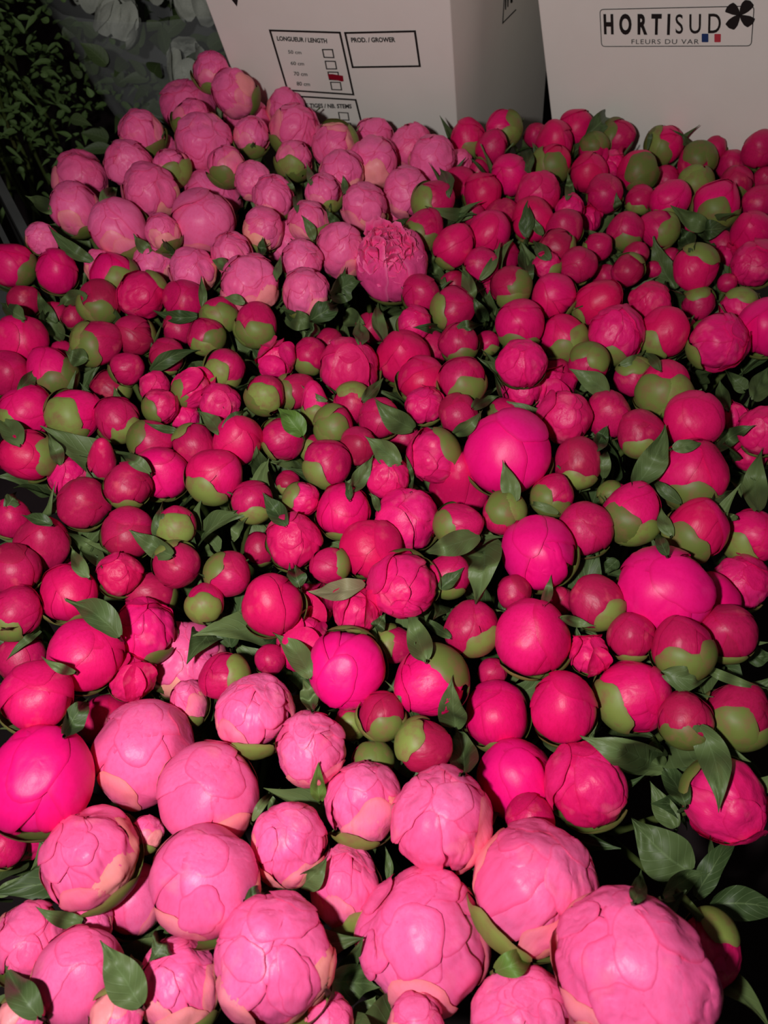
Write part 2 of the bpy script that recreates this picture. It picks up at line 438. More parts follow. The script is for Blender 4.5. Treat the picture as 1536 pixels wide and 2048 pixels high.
def bud_mesh(kind, seed):
    rn = random.Random(seed * 7 + len(kind) + ord(kind))
    V, Fc, A = [], [], []
    U = rn.uniform
    gs = U(0, 50)
    ST = U(0, 0.17) if kind == 'D' else 0.0
    def cap(pc, az, rm, rl, R, **kw):
        kw.setdefault('ph', U(0, 6)); kw.setdefault('tone', U(0, 1)); kw.setdefault('seed', rn.random() * 9)
        add_cap(V, Fc, A, math.radians(pc), az, math.radians(rm), math.radians(rl), R, gs=gs, **kw)
    if kind in ('D', 'B'):
        hi = kind == 'B'
        add_core(V, Fc, A, 0.84)
        az = U(0, 6.28)
        N = 7
        for i in range(N):
            t = i / (N - 1)
            cap(U(56, 82), az, U(70, 88), U(42, 58), 0.875 + 0.018 * i, drop=0.014, rip=0.07, lump=0.03, lf=1.7, rings=15 if hi else 12,
                seg=48 if hi else 36, flare=U(0.0, 0.012) if rn.random() < 0.6 else U(0.02, 0.06), crease=U(0.004, 0.026), stretch=ST)
            az += math.radians(137.5 + U(-24, 24))
        if seed % 2:       # a short top petal folded over the tip
            cap(U(8, 36), U(0, 6.28), U(40, 54), U(26, 40), 1.005, drop=0.014, rip=0.09, lump=0.03, lf=1.7, crease=0.012, flare=0.02)
    elif kind == 'F':       # drawn out to a pointed tip
        ST = 0.75
        add_core(V, Fc, A, 0.84)
        az = U(0, 6.28)
        for i in range(6):
            cap(U(56, 76), az, U(74, 90), U(44, 58), 0.88 + 0.02 * i, drop=0.012, rip=0.05, lump=0.03, lf=1.6, rings=16, seg=44,
                flare=0.0, crease=0.012, stretch=ST)
            az += math.radians(137.5 + U(-20, 20))
    elif kind in ('O', 'T'):
        add_core(V, Fc, A, 0.82)
        az = U(0, 6.28)
        for i in range(8):
            cap(U(50, 80), az, U(60, 80), U(36, 54), 0.86 + 0.016 * i, drop=0.012, rip=0.10, lump=0.06, lf=2.2, rings=14, seg=46,
                flare=U(0.0, 0.06), crease=U(0.01, 0.035))
            az += math.radians(137.5 + U(-20, 20))
        for i in range(5):
            cap(U(5, 46), U(0, 6.28), U(24, 42), U(16, 32), 0.985 + 0.008 * i, drop=0.012, rip=0.13, lump=0.06, lf=2.2, crease=0.025, flare=U(0.01, 0.07), rings=10, seg=34)
        # peeling outer petals
        for i in range(1 if kind == 'O' else 4):
            cap(U(62, 88), i * 1.7 + U(0, 1), U(58, 72), U(34, 46), 1.02, drop=-0.01, rip=0.10, lump=0.05, lf=2.2,
                flare=U(0.05, 0.16) if kind == 'O' else U(0.2, 0.5), crease=0.04, rings=14, seg=44)
    elif kind in ('L', 'S'):
        lumpy = kind == 'L'
        add_core(V, Fc, A, 0.80)
        az = U(0, 6.28)
        N = 10 if lumpy else 8
        LP = dict(lump=0.065 if lumpy else 0.045, lf=2.1 if lumpy else 1.6)
        for i in range(5 if lumpy else 3):   # salmon and cream guard petals low on the flower
            cap(U(98, 120), U(0, 6.28), U(36, 52), U(28, 42), 0.96 + 0.008 * i, drop=0.012, rip=0.14, guard=U(0.25, 0.75), crease=0.02, rings=10, seg=34, **LP)
        for i in range(N):
            cap(U(48, 84), az, U(50, 74) if lumpy else U(66, 88), U(28, 46) if lumpy else U(42, 58), 0.84 + (0.0125 if lumpy else 0.016) * i, drop=0.012,
                rip=0.13 if lumpy else 0.06, rings=15, seg=52, flare=U(0, 0.02) if rn.random() < 0.6 else U(0.02, 0.07),
                crease=U(0.01, 0.035) if lumpy else U(0.005, 0.014), **LP)
            az += math.radians(137.5 + U(-25, 25))
        M = 13 if lumpy else 3
        for i in range(M):
            cap(U(6, 66), U(0, 6.28), U(18, 38), U(14, 28), 0.955 + 0.0045 * i, drop=0.014, rip=0.16, crease=U(0.01, 0.03),
                rings=10, seg=34, flare=U(0, 0.045), **LP)
    else:                       # the ruffled open flower
        add_core(V, Fc, A, 0.78)
        az = 0.0
        for i in range(10):
            cap(U(66, 92), az, U(50, 66), U(36, 48), 0.90 + 0.01 * i, drop=0.012, rip=0.12, lump=0.05, crease=0.04, flare=0.05, rings=12, seg=40)
            az += 2.4
        for i in range(60):
            t = i / 59
            cap(6 + 52 * math.sqrt(t), i * 2.4, U(12, 20), U(12, 22), 0.84 + U(0, 0.08), drop=-0.02, rip=0.22, lump=0.12, lf=4, shared=False, crease=0.08,
                flare=U(0.1, 0.32), cup=0.06, bulge=0.0, rings=7, seg=24)
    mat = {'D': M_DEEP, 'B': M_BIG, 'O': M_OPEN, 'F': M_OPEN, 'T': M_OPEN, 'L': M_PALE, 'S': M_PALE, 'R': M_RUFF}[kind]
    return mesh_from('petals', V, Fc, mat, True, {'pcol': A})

def sepal_mesh(seed, pc, rm, rl, R=1.06):
    rn = random.Random(seed)
    V, Fc, A = [], [], []
    add_cap(V, Fc, A, math.radians(pc), -PI / 2, math.radians(rm), math.radians(rl), R, drop=0.02, rip=0.17, ph=rn.uniform(0, 6), crease=0.01,
            lump=0.012, lf=2.0, seed=rn.random() * 9, rings=10, seg=36, bulge=0.02)
    return mesh_from('sepal', V, Fc, M_SEPAL, True, {'pcol': A})

BUDS = {k: [bud_mesh(k, i + 1) for i in range(n)] for k, n in (('D', 9), ('O', 7), ('B', 5), ('F', 3), ('T', 5), ('L', 9), ('S', 4), ('R', 1))}
BUDS['C'] = []
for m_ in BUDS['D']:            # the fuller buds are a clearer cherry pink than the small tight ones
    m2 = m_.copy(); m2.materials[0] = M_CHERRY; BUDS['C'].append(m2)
SEPAL = {'big': [sepal_mesh(i, 122 + i * 3, 58 - i * 2, 47 + i * 2) for i in range(4)],
         'small': [sepal_mesh(10 + i, 142 + i * 3, 46 - i * 2, 36 + i * 3, 1.05) for i in range(4)]}

def stem_mesh(seed):
    rn = random.Random(seed)
    V, Fc = [], []
    a, b = rn.uniform(-0.03, 0.03), rn.uniform(-0.03, 0.03)
    N = 8
    for i in range(N + 1):
        t = i / N
        c = Vector((a * math.sin(PI * t), b * math.sin(PI * t), -t))
        for j in range(7):
            w = 2 * PI * j / 7
            r = 0.0026 + 0.0008 * t
            V.append(c + Vector((r * math.cos(w), r * math.sin(w), 0)))
    for i in range(N):
        for j in range(7):
            Fc.append((i * 7 + j, i * 7 + 7 + j, i * 7 + 7 + (j + 1) % 7, i * 7 + (j + 1) % 7))
    return mesh_from('stem', V, Fc, M_STEM)
STEMS = [stem_mesh(i) for i in range(4)]

def leaf_verts(spine, half_w, side, nrm, fold=0.28, na=8, prof=None, wave=0.0, seed=0):
    """a leaf blade along a list of points; side/nrm are unit vectors across it and off its face"""
    V, Fc, A = [], [], []
    n = len(spine)
    M = 22
    def at(t):
        x = t * (n - 1); i = min(int(x), n - 2); u = x - i
        p0 = spine[max(i - 1, 0)]; p1 = spine[i]; p2 = spine[i + 1]; p3 = spine[min(i + 2, n - 1)]
        return 0.5 * ((2 * p1) + (p2 - p0) * u + (2 * p0 - 5 * p1 + 4 * p2 - p3) * u * u + (3 * p1 - p0 - 3 * p2 + p3) * u ** 3)
    for k in range(M + 1):
        t = k / M
        c = at(t)
        w = half_w * 1.08 * (math.sin(PI * min(1.0, 0.05 + 0.95 * t) ** 0.70) ** 1.3) if t < 1 else 0.0
        w = max(w, half_w * 0.02)
        for j in range(na + 1):
            u = 2 * j / na - 1
            q = c + side * (w * u) + nrm * (w * fold * (abs(u) ** 1.3))
            q = q + nrm * (wave * half_w * noise.noise(Vector((u * 1.5, t * 4, seed))))
            V.append(q); A.append((j / na, t, 0))
    W = na + 1
    for k in range(M):
        for j in range(na):
            a = k * W + j
            Fc.append((a, a + 1, a + W + 1, a + W))
    return V, Fc, A

def add_stalk(V, Fc, A, p0, p1, p2, r=0.0011, k=5):
    b0 = len(V)
    for i in range(k + 1):
        t = i / k
        c = p0 * (1 - t) ** 2 + p1 * 2 * t * (1 - t) + p2 * t * t
        for j in range(5):
            w = 2 * PI * j / 5
            V.append(c + Vector((math.cos(w), math.sin(w), 0)) * r); A.append((0.3, 0.5, 0))
    for i in range(k):
        for j in range(5):
            Fc.append((b0 + i * 5 + j, b0 + i * 5 + 5 + j, b0 + i * 5 + 5 + (j + 1) % 5, b0 + i * 5 + (j + 1) % 5))

def under_leaf_mesh(seed):
    rn = random.Random(seed)
    slim = seed >= 8
    L = rn.uniform(0.068, 0.085) if slim else rn.uniform(0.05, 0.075)
    sp = []
    for i in range(6):
        t = i / 5
        sp.append(Vector((0.004 + L * (0.25 * t + (0.15 if slim else 0.35) * t * t), rn.uniform(-0.002, 0.002), L * (0.95 * t - (0.15 if slim else 0.35) * t * t))))
    V, Fc, A = leaf_verts(sp, L * (rn.uniform(0.09, 0.13) if slim else rn.uniform(0.15, 0.23)), Vector((0, 1, 0)), Vector((-0.6, 0, 0.8)), 0.3, wave=0.2, seed=seed)
    add_stalk(V, Fc, A, sp[0], Vector((0.002, 0, -0.004)), Vector((0, 0, -0.008)))
    return mesh_from('leaf', V, Fc, M_LEAF, True, {'pcol': A})
UNDER = [under_leaf_mesh(i) for i in range(12)]

PEONIES=[
(-0.1997, 0.9189, 0.0289, 0.0213, 0.963, -0.14, 0.118, 0.199, 'L', 2, 1.0, 0, 'pale pink peony bloom, green below, next upper left of the pink bud touching the carton'),
(-0.1692, 0.8813, 0.0222, 0.0255, 0.818, 0.007, -0.375, 0.437, 'L', 1, 1.0, 0, 'pink peony bud leaning on the left edge of the left carton'),
(-0.2352, 0.9149, -0.01, 0.0336, 0.955, 0.261, 0.115, -0.08, 'L', 0, 1.0, 0, 'half-hidden pale pink peony bloom, next left of the pink bud touching the carton'),
(-0.2146, 0.8434, 0.012, 0.0217, 0.901, -0.269, 0.308, -0.145, 'L', 2, 1.0, 0, 'pale pink peony bloom, green below, next lower left of the pink bud touching the carton'),
(-0.2629, 0.8059, 0.016, 0.0243, 0.956, -0.095, -0.162, 0.225, 'L', 2, 1.0, 0, 'pale pink peony bloom, green below, third lower left of the pink bud touching the carton'),
(-0.2512, 0.8282, -0.0141, 0.0185, 0.712, 0.315, -0.071, 0.624, 'L', 0, 1.0, 0, 'small half-hidden pale pink peony bloom, third upper left of the smooth round pink bloom'),
(-0.2664, 0.7493, 0.012, 0.0261, 0.777, 0.06, 0.223, -0.586, 'L', 0, 1.0, 0, 'pale pink peony bloom, fourth upper left of the smooth round pink bloom'),
(-0.2222, 0.7474, 0.012, 0.0192, 0.869, -0.362, -0.336, -0.005, 'L', 3, 1.0, 0, 'small pale pink peony bloom, mostly green, second upper left of the smooth round pink bloom'),
(-0.1941, 0.7927, 0.012, 0.0313, 0.95, 0.285, 0.122, 0.031, 'L', 0, 1.0, 0, 'pale pink peony bloom, second lower left of the pink bud touching the carton'),
(-0.1621, 0.7355, 0.0194, 0.0199, 0.904, -0.424, 0.054, -0.028, 'L', 3, 1.0, 0, 'small pale pink peony bloom, mostly green, next above the smooth round pink bloom'),
(-0.1644, 0.9042, -0.0206, 0.0282, 0.604, 0.244, -0.087, 0.754, 'L', 0, 1.0, 0, 'half-hidden pale pink peony bloom, next lower right of the pink bud touching the carton'),
(-0.144, 0.8092, 0.012, 0.02, 0.971, -0.156, 0.14, 0.114, 'L', 2, 1.0, 0, 'small pale pink peony bloom, green below, next below the pink bud touching the carton'),
(-0.1169, 0.9102, -0.01, 0.0231, 0.592, 0.109, 0.203, -0.773, 'L', 0, 1.0, 0, 'small half-hidden pale pink peony bloom, next right of the pink bud touching the carton'),
(-0.0985, 0.8219, 0.012, 0.0281, 0.917, -0.043, 0.339, -0.206, 'L', 1, 1.0, 0, 'pale pink peony bloom, green below, second lower right of the pink bud touching the carton'),
(-0.0527, 0.7887, 0.012, 0.0241, 0.57, 0.172, -0.699, 0.396, 'L', 1, 1.0, 0, 'pale pink peony bloom, green at right, third left of the pale bloom under the carton'),
(-0.0689, 0.853, -0.01, 0.0117, -0.361, -0.1, -0.264, 0.889, 'L', 0, 1.0, 0, 'small half-hidden pale pink peony bloom, fourth left of the pale bloom under the carton'),
(-0.0943, 0.7609, 0.012, 0.0199, 0.864, -0.464, 0.197, -0.019, 'L', 3, 1.0, 0, 'pale pink peony bloom, mostly green, third lower right of the pink bud touching the carton'),
(-0.0114, 0.8454, -0.01, 0.0222, 0.038, -0.002, -0.227, 0.973, 'L', 0, 1.0, 0, 'small half-hidden pale pink peony bloom, next left of the pale bloom under the carton'),
(-0.0436, 0.7299, 0.015, 0.0236, 0.992, 0.027, -0.003, 0.12, 'L', 1, 1.0, 0, 'pale pink peony bloom, green below, second left of the pale bloom under the carton'),
(-0.0106, 0.7609, 0.0059, 0.027, 0.984, -0.009, -0.058, -0.171, 'L', 1, 1.0, 0, 'pale pink peony bloom, green below, next lower left of the pale bloom under the carton'),
(0.0299, 0.8094, -0.0015, 0.0259, 0.975, 0.219, 0.0, 0.023, 'L', 0, 1.0, 0, "pale pink peony bloom touching the left carton's lower right corner"),
(0.0511, 0.7682, 0.0068, 0.0261, -0.194, -0.062, -0.254, 0.946, 'L', 0, 1.0, 0, 'pale pink peony bloom, next lower right of the pale bloom under the carton'),
(-0.1325, 0.7153, 0.015, 0.0197, 0.76, 0.256, -0.127, 0.583, 'L', 0, 1.0, 0, 'small pale pink peony bloom, second upper right of the smooth round pink bloom'),
(-0.1101, 0.6852, 0.0149, 0.0212, 0.955, 0.041, -0.121, 0.268, 'L', 1, 1.0, 0, 'small pale pink peony bloom, green below, second right of the smooth round pink bloom'),
(-0.0604, 0.6944, 0.0152, 0.0194, 0.958, -0.206, -0.195, 0.032, 'L', 2, 1.0, 0, 'pale pink peony bloom, green below, second lower left of the pale bloom under the carton'),
(-0.0197, 0.6752, 0.012, 0.0242, 0.756, 0.169, 0.14, -0.617, 'L', 0, 1.0, 0, 'pale pink peony bloom, next upper left of the open ruffled bloom'),
(0.0223, 0.7058, 0.0082, 0.0249, 0.805, 0.197, 0.075, -0.554, 'L', 0, 1.0, 0, 'pale pink peony bloom, next below the pale bloom under the carton'),
(0.083, 0.8002, -0.0159, 0.0159, 0.931, 0.29, 0.041, -0.218, 'L', 0, 1.0, 0, 'small half-hidden pale pink peony bloom, next right of the pale bloom under the carton'),
(-0.1155, 0.6351, 0.0134, 0.0205, 0.972, 0.002, 0.235, -0.026, 'L', 1, 1.0, 0, 'small pale pink peony bloom, green below, next right of the smooth round pink bloom'),
(-0.0724, 0.6439, 0.016, 0.0205, 0.925, -0.201, -0.131, 0.294, 'L', 2, 1.0, 0, 'small pale pink peony bloom, green below, third above the pale bloom above the dark gap'),
(-0.0951, 0.6545, -0.0155, 0.0235, 0.514, 0.171, -0.149, 0.827, 'L', 0, 1.0, 0, 'small half-hidden pale pink peony bloom, second above the pale bloom above the dark gap'),
(-0.0755, 0.5892, 0.012, 0.0207, 0.841, 0.219, -0.088, 0.487, 'L', 0, 1.0, 0, 'small pale pink peony bloom, next above the pale bloom above the dark gap'),
(-0.0407, 0.6128, 0.0043, 0.0242, 0.867, 0.148, -0.03, 0.475, 'L', 0, 1.2, 0, 'pale pink peony bloom, next left of the open ruffled bloom'),
(0.007, 0.5932, 0.0047, 0.0323, -0.147, -0.066, -0.131, 0.978, 'R', 0, 1.1, 0, 'fully ruffled magenta-pink peony open in the middle of the pale patch'),
(0.0096, 0.7171, -0.0327, 0.0245, -0.289, -0.084, -0.225, 0.927, 'L', 0, 1.0, 0, 'small half-hidden pale pink peony bloom, next above the open ruffled bloom'),
(-0.0691, 0.5435, 0.012, 0.0221, 0.995, -0.047, 0.077, -0.03, 'L', 1, 1.0, 0, 'round pale pink peony, lowest bloom of the far pink patch'),
(-0.1205, 0.5577, 0.0096, 0.0275, 0.972, 0.139, 0.019, 0.187, 'L', 0, 1.0, 0, 'pale pink peony bloom, next left of the pale bloom above the dark gap'),
(-0.327, 0.7583, -0.01, 0.0302, 0.852, 0.239, 0.085, 0.458, 'L', 0, 1.0, 0, 'half-hidden pale pink peony bloom, second above the dark ovoid bud'),
(-0.3043, 0.6718, 0.012, 0.0261, 0.955, -0.014, -0.054, 0.293, 'S', 1, 1.0, 0, 'pale pink peony bloom, green below, next above the dark ovoid bud'),
(-0.3233, 0.6228, 0.012, 0.0155, 0.144, 0.26, -0.166, 0.94, 'L', 0, 1.0, 0, 'small pale pink peony bloom, next upper left of the dark ovoid bud'),
(-0.2549, 0.6405, 0.0108, 0.0284, 0.972, 0.015, -0.147, 0.183, 'S', 1, 1.0, 0, 'pale pink peony bloom, green below, next upper right of the dark ovoid bud'),
(-0.2355, 0.6996, 0.012, 0.0287, 0.902, 0.093, 0.193, -0.375, 'L', 0, 1.0, 0, 'pale pink peony bloom, next upper left of the smooth round pink bloom'),
(-0.2082, 0.6242, 0.0175, 0.0173, 0.963, -0.179, -0.094, 0.177, 'L', 2, 1.0, 0, 'small pale pink peony bloom, green below, next left of the smooth round pink bloom'),
(-0.1844, 0.7426, -0.0237, 0.0341, 0.576, 0.233, -0.095, 0.778, 'L', 0, 1.0, 0, 'half-hidden pale pink peony bloom, next upper right of the smooth round pink bloom'),
(-0.1762, 0.6551, 0.0081, 0.0324, 0.314, 0.185, -0.188, 0.912, 'S', 0, 1.0, 0, 'smooth round pink peony bloom, largest of the far pale patch'),
(-0.271, 0.6084, -0.0098, 0.0166, -0.412, 0.143, -0.186, 0.881, 'L', 0, 1.0, 0, 'small half-hidden pale pink peony bloom, next right of the dark ovoid bud'),
(-0.2233, 0.6155, -0.0116, 0.0197, 0.915, 0.226, 0.076, 0.326, 'L', 0, 1.0, 0, 'small half-hidden pale pink peony bloom, next lower left of the smooth round pink bloom'),
(-0.1791, 0.5893, 0.001, 0.0224, 0.929, 0.105, 0.144, -0.326, 'L', 0, 1.0, 0, 'small pale pink peony bloom, next below the smooth round pink bloom'),
(-0.141, 0.5982, 0.012, 0.0199, 0.927, -0.046, -0.167, 0.331, 'L', 1, 1.0, 0, 'small pale pink peony bloom, green below, next lower right of the smooth round pink bloom'),
(-0.3494, 0.5996, 0.0, 0.021, 0.826, 0.028, -0.258, 0.5, 'D', 1, 1.0, 3, 'cherry peony bud, green at right, next left of the dark ovoid bud'),
(-0.3053, 0.5891, 0.0, 0.0203, 0.534, 0.228, -0.009, 0.814, 'D', 0, 1.0, 3, 'dark crimson egg-shaped peony bud beside the pale patch, far left'),
(-0.2506, 0.5832, 0.0011, 0.0207, 0.916, -0.227, -0.123, 0.307, 'D', 2, 1.0, 3, 'cherry peony bud, green below, second right of the dark ovoid bud'),
(-0.219, 0.5563, -0.0003, 0.0217, -0.454, -0.04, 0.69, -0.563, 'O', 1, 1.0, 3, 'rose-red peony bloom, green at right, third right of the dark ovoid bud'),
(-0.1813, 0.5513, -0.0019, 0.0197, -0.184, 0.094, -0.226, 0.952, 'D', 0, 1.0, 3, 'crimson peony bud, second below the smooth round pink bloom'),
(-0.2559, 0.5447, 0.0, 0.0186, 0.951, -0.267, 0.077, 0.139, 'D', 2, 1.0, 3, 'crimson peony bud, green below, next lower right of the dark ovoid bud'),
(-0.3241, 0.5475, 0.0, 0.0143, 0.818, -0.031, 0.254, -0.515, 'D', 0, 1.0, 3, 'small crimson peony bud, next lower left of the dark ovoid bud'),
(-0.3084, 0.5545, -0.0241, 0.0138, 0.932, -0.09, 0.336, 0.102, 'D', 1, 1.0, 3, 'small crimson peony bud, green below, next below the dark ovoid bud'),
(-0.287, 0.5489, -0.0199, 0.0108, 0.951, -0.033, 0.193, 0.24, 'D', 1, 1.0, 3, 'small crimson peony bud, green below, second below the dark ovoid bud'),
(-0.1452, 0.5272, 0.0005, 0.0164, 0.799, -0.503, 0.2, 0.263, 'D', 3, 1.0, 3, 'crimson peony bud, mostly green, second left of the pale bloom above the dark gap'),
(-0.1823, 0.5205, -0.0079, 0.0151, -0.103, 0.145, -0.148, 0.973, 'D', 0, 1.0, 3, 'small half-hidden crimson peony bud, third upper left of the green-bellied bud'),
(-0.1529, 0.4985, 0.0021, 0.016, 0.86, -0.295, -0.165, 0.383, 'D', 2, 1.0, 3, 'small crimson peony bud, green below, second upper left of the green-bellied bud'),
(-0.1121, 0.5139, 0.0, 0.019, 0.945, -0.277, 0.076, 0.159, 'D', 2, 1.0, 3, 'crimson peony bud, green below, next lower left of the pale bloom above the dark gap'),
(-0.2186, 0.5064, -0.0043, 0.0171, 0.656, 0.024, -0.458, 0.599, 'D', 1, 1.1, 3, 'crimson peony bud, green at right, second lower right of the dark ovoid bud'),
(-0.2442, 0.486, 0.0043, 0.0198, 0.78, -0.351, 0.508, -0.1, 'D', 2, 1.0, 3, 'cherry peony bud, green at left, second above the half-green left bud'),
(-0.3141, 0.4946, 0.0, 0.0237, -0.493, 0.147, -0.173, 0.84, 'D', 0, 1.0, 3, 'cherry peony bud, second lower left of the dark ovoid bud'),
(-0.3127, 0.4545, 0.0, 0.0185, 0.803, 0.239, 0.123, 0.532, 'D', 0, 1.0, 3, 'crimson peony bud, second upper left of the half-green left bud'),
(-0.2754, 0.4545, 0.0, 0.0202, 0.949, -0.235, -0.139, 0.16, 'D', 2, 1.0, 3, 'cherry peony bud, green below, next upper left of the half-green left bud'),
(-0.2866, 0.5036, -0.022, 0.0109, 0.954, 0.13, 0.176, 0.206, 'D', 0, 1.0, 3, 'small half-hidden crimson peony bud, next above the half-green left bud'),
(-0.2149, 0.4609, -0.0, 0.0142, 0.793, -0.223, 0.431, -0.368, 'D', 1, 1.0, 3, 'small crimson peony bud, green at left, second upper right of the half-green left bud'),
(-0.1839, 0.4755, 0.0004, 0.0157, 0.995, -0.071, 0.06, -0.017, 'D', 1, 1.0, 3, 'small crimson peony bud, green below, fifth left of the green-bellied bud'),
(-0.1327, 0.4609, -0.0, 0.0164, 0.839, -0.267, 0.445, -0.164, 'D', 2, 1.0, 3, 'crimson peony bud, green at left, next upper left of the green-bellied bud'),
(-0.1883, 0.4801, -0.0225, 0.0102, -0.352, 0.077, -0.135, 0.923, 'D', 0, 1.0, 3, 'small half-hidden crimson peony bud, fourth left of the green-bellied bud'),
(-0.2342, 0.4602, -0.022, 0.0164, 0.778, 0.136, -0.493, 0.365, 'D', 1, 1.0, 3, 'small crimson peony bud, green at right, next upper right of the half-green left bud'),
(-0.1876, 0.4409, -0.0004, 0.0126, 0.198, 0.155, -0.094, 0.963, 'O', 0, 1.0, 3, 'small rose-red peony bloom, second right of the half-green left bud'),
(-0.1786, 0.4178, 0.0004, 0.0144, 0.852, -0.221, 0.42, -0.221, 'O', 1, 1.0, 3, 'small rose-red peony bloom, green at left, third right of the half-green left bud'),
(-0.1574, 0.4366, 0.0, 0.0147, 0.829, -0.231, 0.381, -0.339, 'T', 1, 1.0, 3, 'small rose-red torn-petalled peony, green at left, second left of the green-bellied bud'),
(-0.1317, 0.4204, -0.0, 0.017, -0.293, 0.066, -0.136, 0.944, 'O', 0, 1.0, 3, 'rose-red peony bloom, next left of the green-bellied bud'),
(-0.2464, 0.4089, 0.0007, 0.0202, 0.729, -0.405, 0.539, -0.121, 'D', 2, 1.0, 3, 'crimson peony bud with its left lower half green, left edge area'),
(-0.2854, 0.4118, -0.0007, 0.0224, 0.911, -0.212, 0.347, -0.074, 'D', 1, 1.0, 3, 'cherry peony bud, green below, next left of the half-green left bud'),
(-0.2106, 0.4036, 0.0, 0.018, 0.935, -0.084, -0.108, 0.328, 'D', 1, 1.0, 3, 'crimson peony bud, green below, next right of the half-green left bud'),
(-0.2708, 0.3658, 0.001, 0.0209, 0.725, -0.023, -0.394, 0.565, 'D', 1, 1.0, 3, 'cherry peony bud, green at right, next lower left of the half-green left bud'),
(-0.1823, 0.3847, -0.0034, 0.0169, 0.593, -0.355, 0.538, -0.482, 'D', 1, 1.0, 3, 'crimson peony bud, green at left, next upper right of the upright finger petal'),
(-0.1478, 0.3811, -0.0046, 0.0169, 0.304, -0.123, 0.748, -0.577, 'D', 1, 1.0, 3, 'crimson peony bud, green on top, second lower left of the green-bellied bud'),
(-0.1119, 0.3797, 0.0023, 0.02, 0.965, 0.047, 0.071, -0.249, 'D', 0, 1.0, 3, 'cherry peony bud, next lower left of the green-bellied bud'),
(-0.1664, 0.4244, -0.022, 0.0141, 0.697, 0.142, 0.014, 0.703, 'O', 0, 1.0, 3, 'small half-hidden rose-red peony bloom, third left of the green-bellied bud'),
(-0.2129, 0.3598, 0.0, 0.0112, 0.249, 0.127, 0.033, 0.96, 'F', 0, 1.5, 3, 'deep pink peony standing up in one tall finger-like petal, at left'),
(-0.184, 0.3276, 0.0129, 0.0167, 0.955, -0.213, 0.165, 0.122, 'D', 1, 1.0, 3, 'crimson peony bud, green below, next lower right of the upright finger petal'),
(-0.2472, 0.3645, -0.0231, 0.0158, -0.126, 0.142, -0.006, 0.982, 'O', 0, 1.0, 3, 'small half-hidden rose-red peony bloom, next upper left of the blush-spotted round bud'),
(-0.2182, 0.321, 0.0, 0.0196, 0.985, 0.048, 0.157, 0.06, 'D', 0, 1.0, 3, 'round crimson peony bud with pale blush spot and green rim, at left'),
(-0.1681, 0.3528, -0.0045, 0.0212, -0.003, 0.128, -0.068, 0.989, 'D', 0, 1.0, 3, 'cherry peony bud, next right of the upright finger petal'),
(-0.1257, 0.3449, 0.003, 0.0208, 0.951, -0.198, 0.221, -0.08, 'D', 1, 1.0, 3, 'cherry peony bud, green below, next upper right of the pale green bud'),
(-0.0957, 0.3232, 0.0, 0.0162, 0.953, -0.198, 0.066, 0.22, 'D', 1, 1.0, 3, 'small crimson peony bud, green below, next right of the pale green bud'),
(-0.2668, 0.3081, -0.0, 0.014, 0.499, 0.142, 0.074, 0.851, 'D', 0, 1.0, 3, 'small crimson peony bud, next left of the blush-spotted round bud'),
(-0.2412, 0.2894, -0.0041, 0.0198, 0.643, 0.119, 0.164, 0.739, 'D', 0, 1.0, 3, 'cherry peony bud, next lower left of the blush-spotted round bud'),
(-0.1811, 0.2952, 0.0, 0.0195, 0.988, 0.053, 0.125, 0.078, 'D', 0, 1.0, 3, 'crimson peony bud, next left of the pale green bud'),
(-0.1475, 0.3012, 0.0, 0.0143, 0.769, -0.626, 0.002, 0.129, 'D', 3, 1.0, 3, 'peony bud mostly covered by one pale green sepal, left of centre'),
(-0.2462, 0.2591, 0.0102, 0.0177, 0.76, -0.152, 0.119, -0.621, 'D', 0, 1.0, 3, 'crimson peony bud, third lower left of the blush-spotted round bud'),
(-0.2436, 0.2856, -0.0352, 0.0148, 0.575, -0.497, 0.589, -0.276, 'D', 2, 1.0, 3, 'small crimson peony bud, green at left, second lower left of the blush-spotted round bud'),
(-0.1787, 0.2601, 0.002, 0.0154, 0.513, 0.117, 0.078, 0.847, 'O', 0, 1.0, 3, 'small rose-red peony bloom, next upper left of the angular rose bloom'),
(-0.1424, 0.2696, -0.0, 0.016, 0.177, -0.223, 0.678, -0.677, 'D', 1, 1.0, 3, 'small crimson peony bud, green on top, next below the pale green bud'),
(-0.1059, 0.2621, -0.0002, 0.0159, 0.534, -0.34, 0.501, -0.59, 'D', 1, 1.0, 3, 'small crimson peony bud, green at left, next upper right of the olive bud'),
(-0.2111, 0.2471, -0.001, 0.0199, 0.907, -0.197, 0.146, 0.341, 'D', 1, 1.0, 3, 'cherry peony bud, green below, next above the plump rose bud'),
(-0.1638, 0.2596, -0.024, 0.0172, 0.839, -0.004, -0.381, 0.387, 'D', 1, 1.0, 3, 'crimson peony bud, green at right, next above the angular rose bloom'),
(-0.1186, 0.2392, 0.0002, 0.0126, 0.74, -0.655, 0.084, 0.125, 'D', 3, 1.0, 3, 'olive-green tightly closed peony bud left of the smooth cherry bloom'),
(-0.238, 0.2281, 0.0086, 0.0174, 0.896, -0.306, 0.319, -0.031, 'D', 1, 1.0, 3, 'crimson peony bud, green below, next upper left of the plump rose bud'),
(-0.1593, 0.2252, -0.0134, 0.0212, 0.953, -0.21, -0.039, 0.214, 'O', 1, 1.0, 3, 'angular rose-red peony bloom with folded petals, left of the olive bud'),
(-0.1863, 0.1994, 0.0065, 0.0232, 0.529, 0.117, 0.129, 0.831, 'D', 0, 1.0, 3, 'plump smooth rose-pink peony bud at left, bigger than its neighbours'),
(-0.1637, 0.1944, -0.0176, 0.0144, 0.887, -0.103, 0.112, -0.437, 'T', 0, 1.0, 3, 'small half-hidden rose-red torn-petalled peony, next lower right of the plump rose bud'),
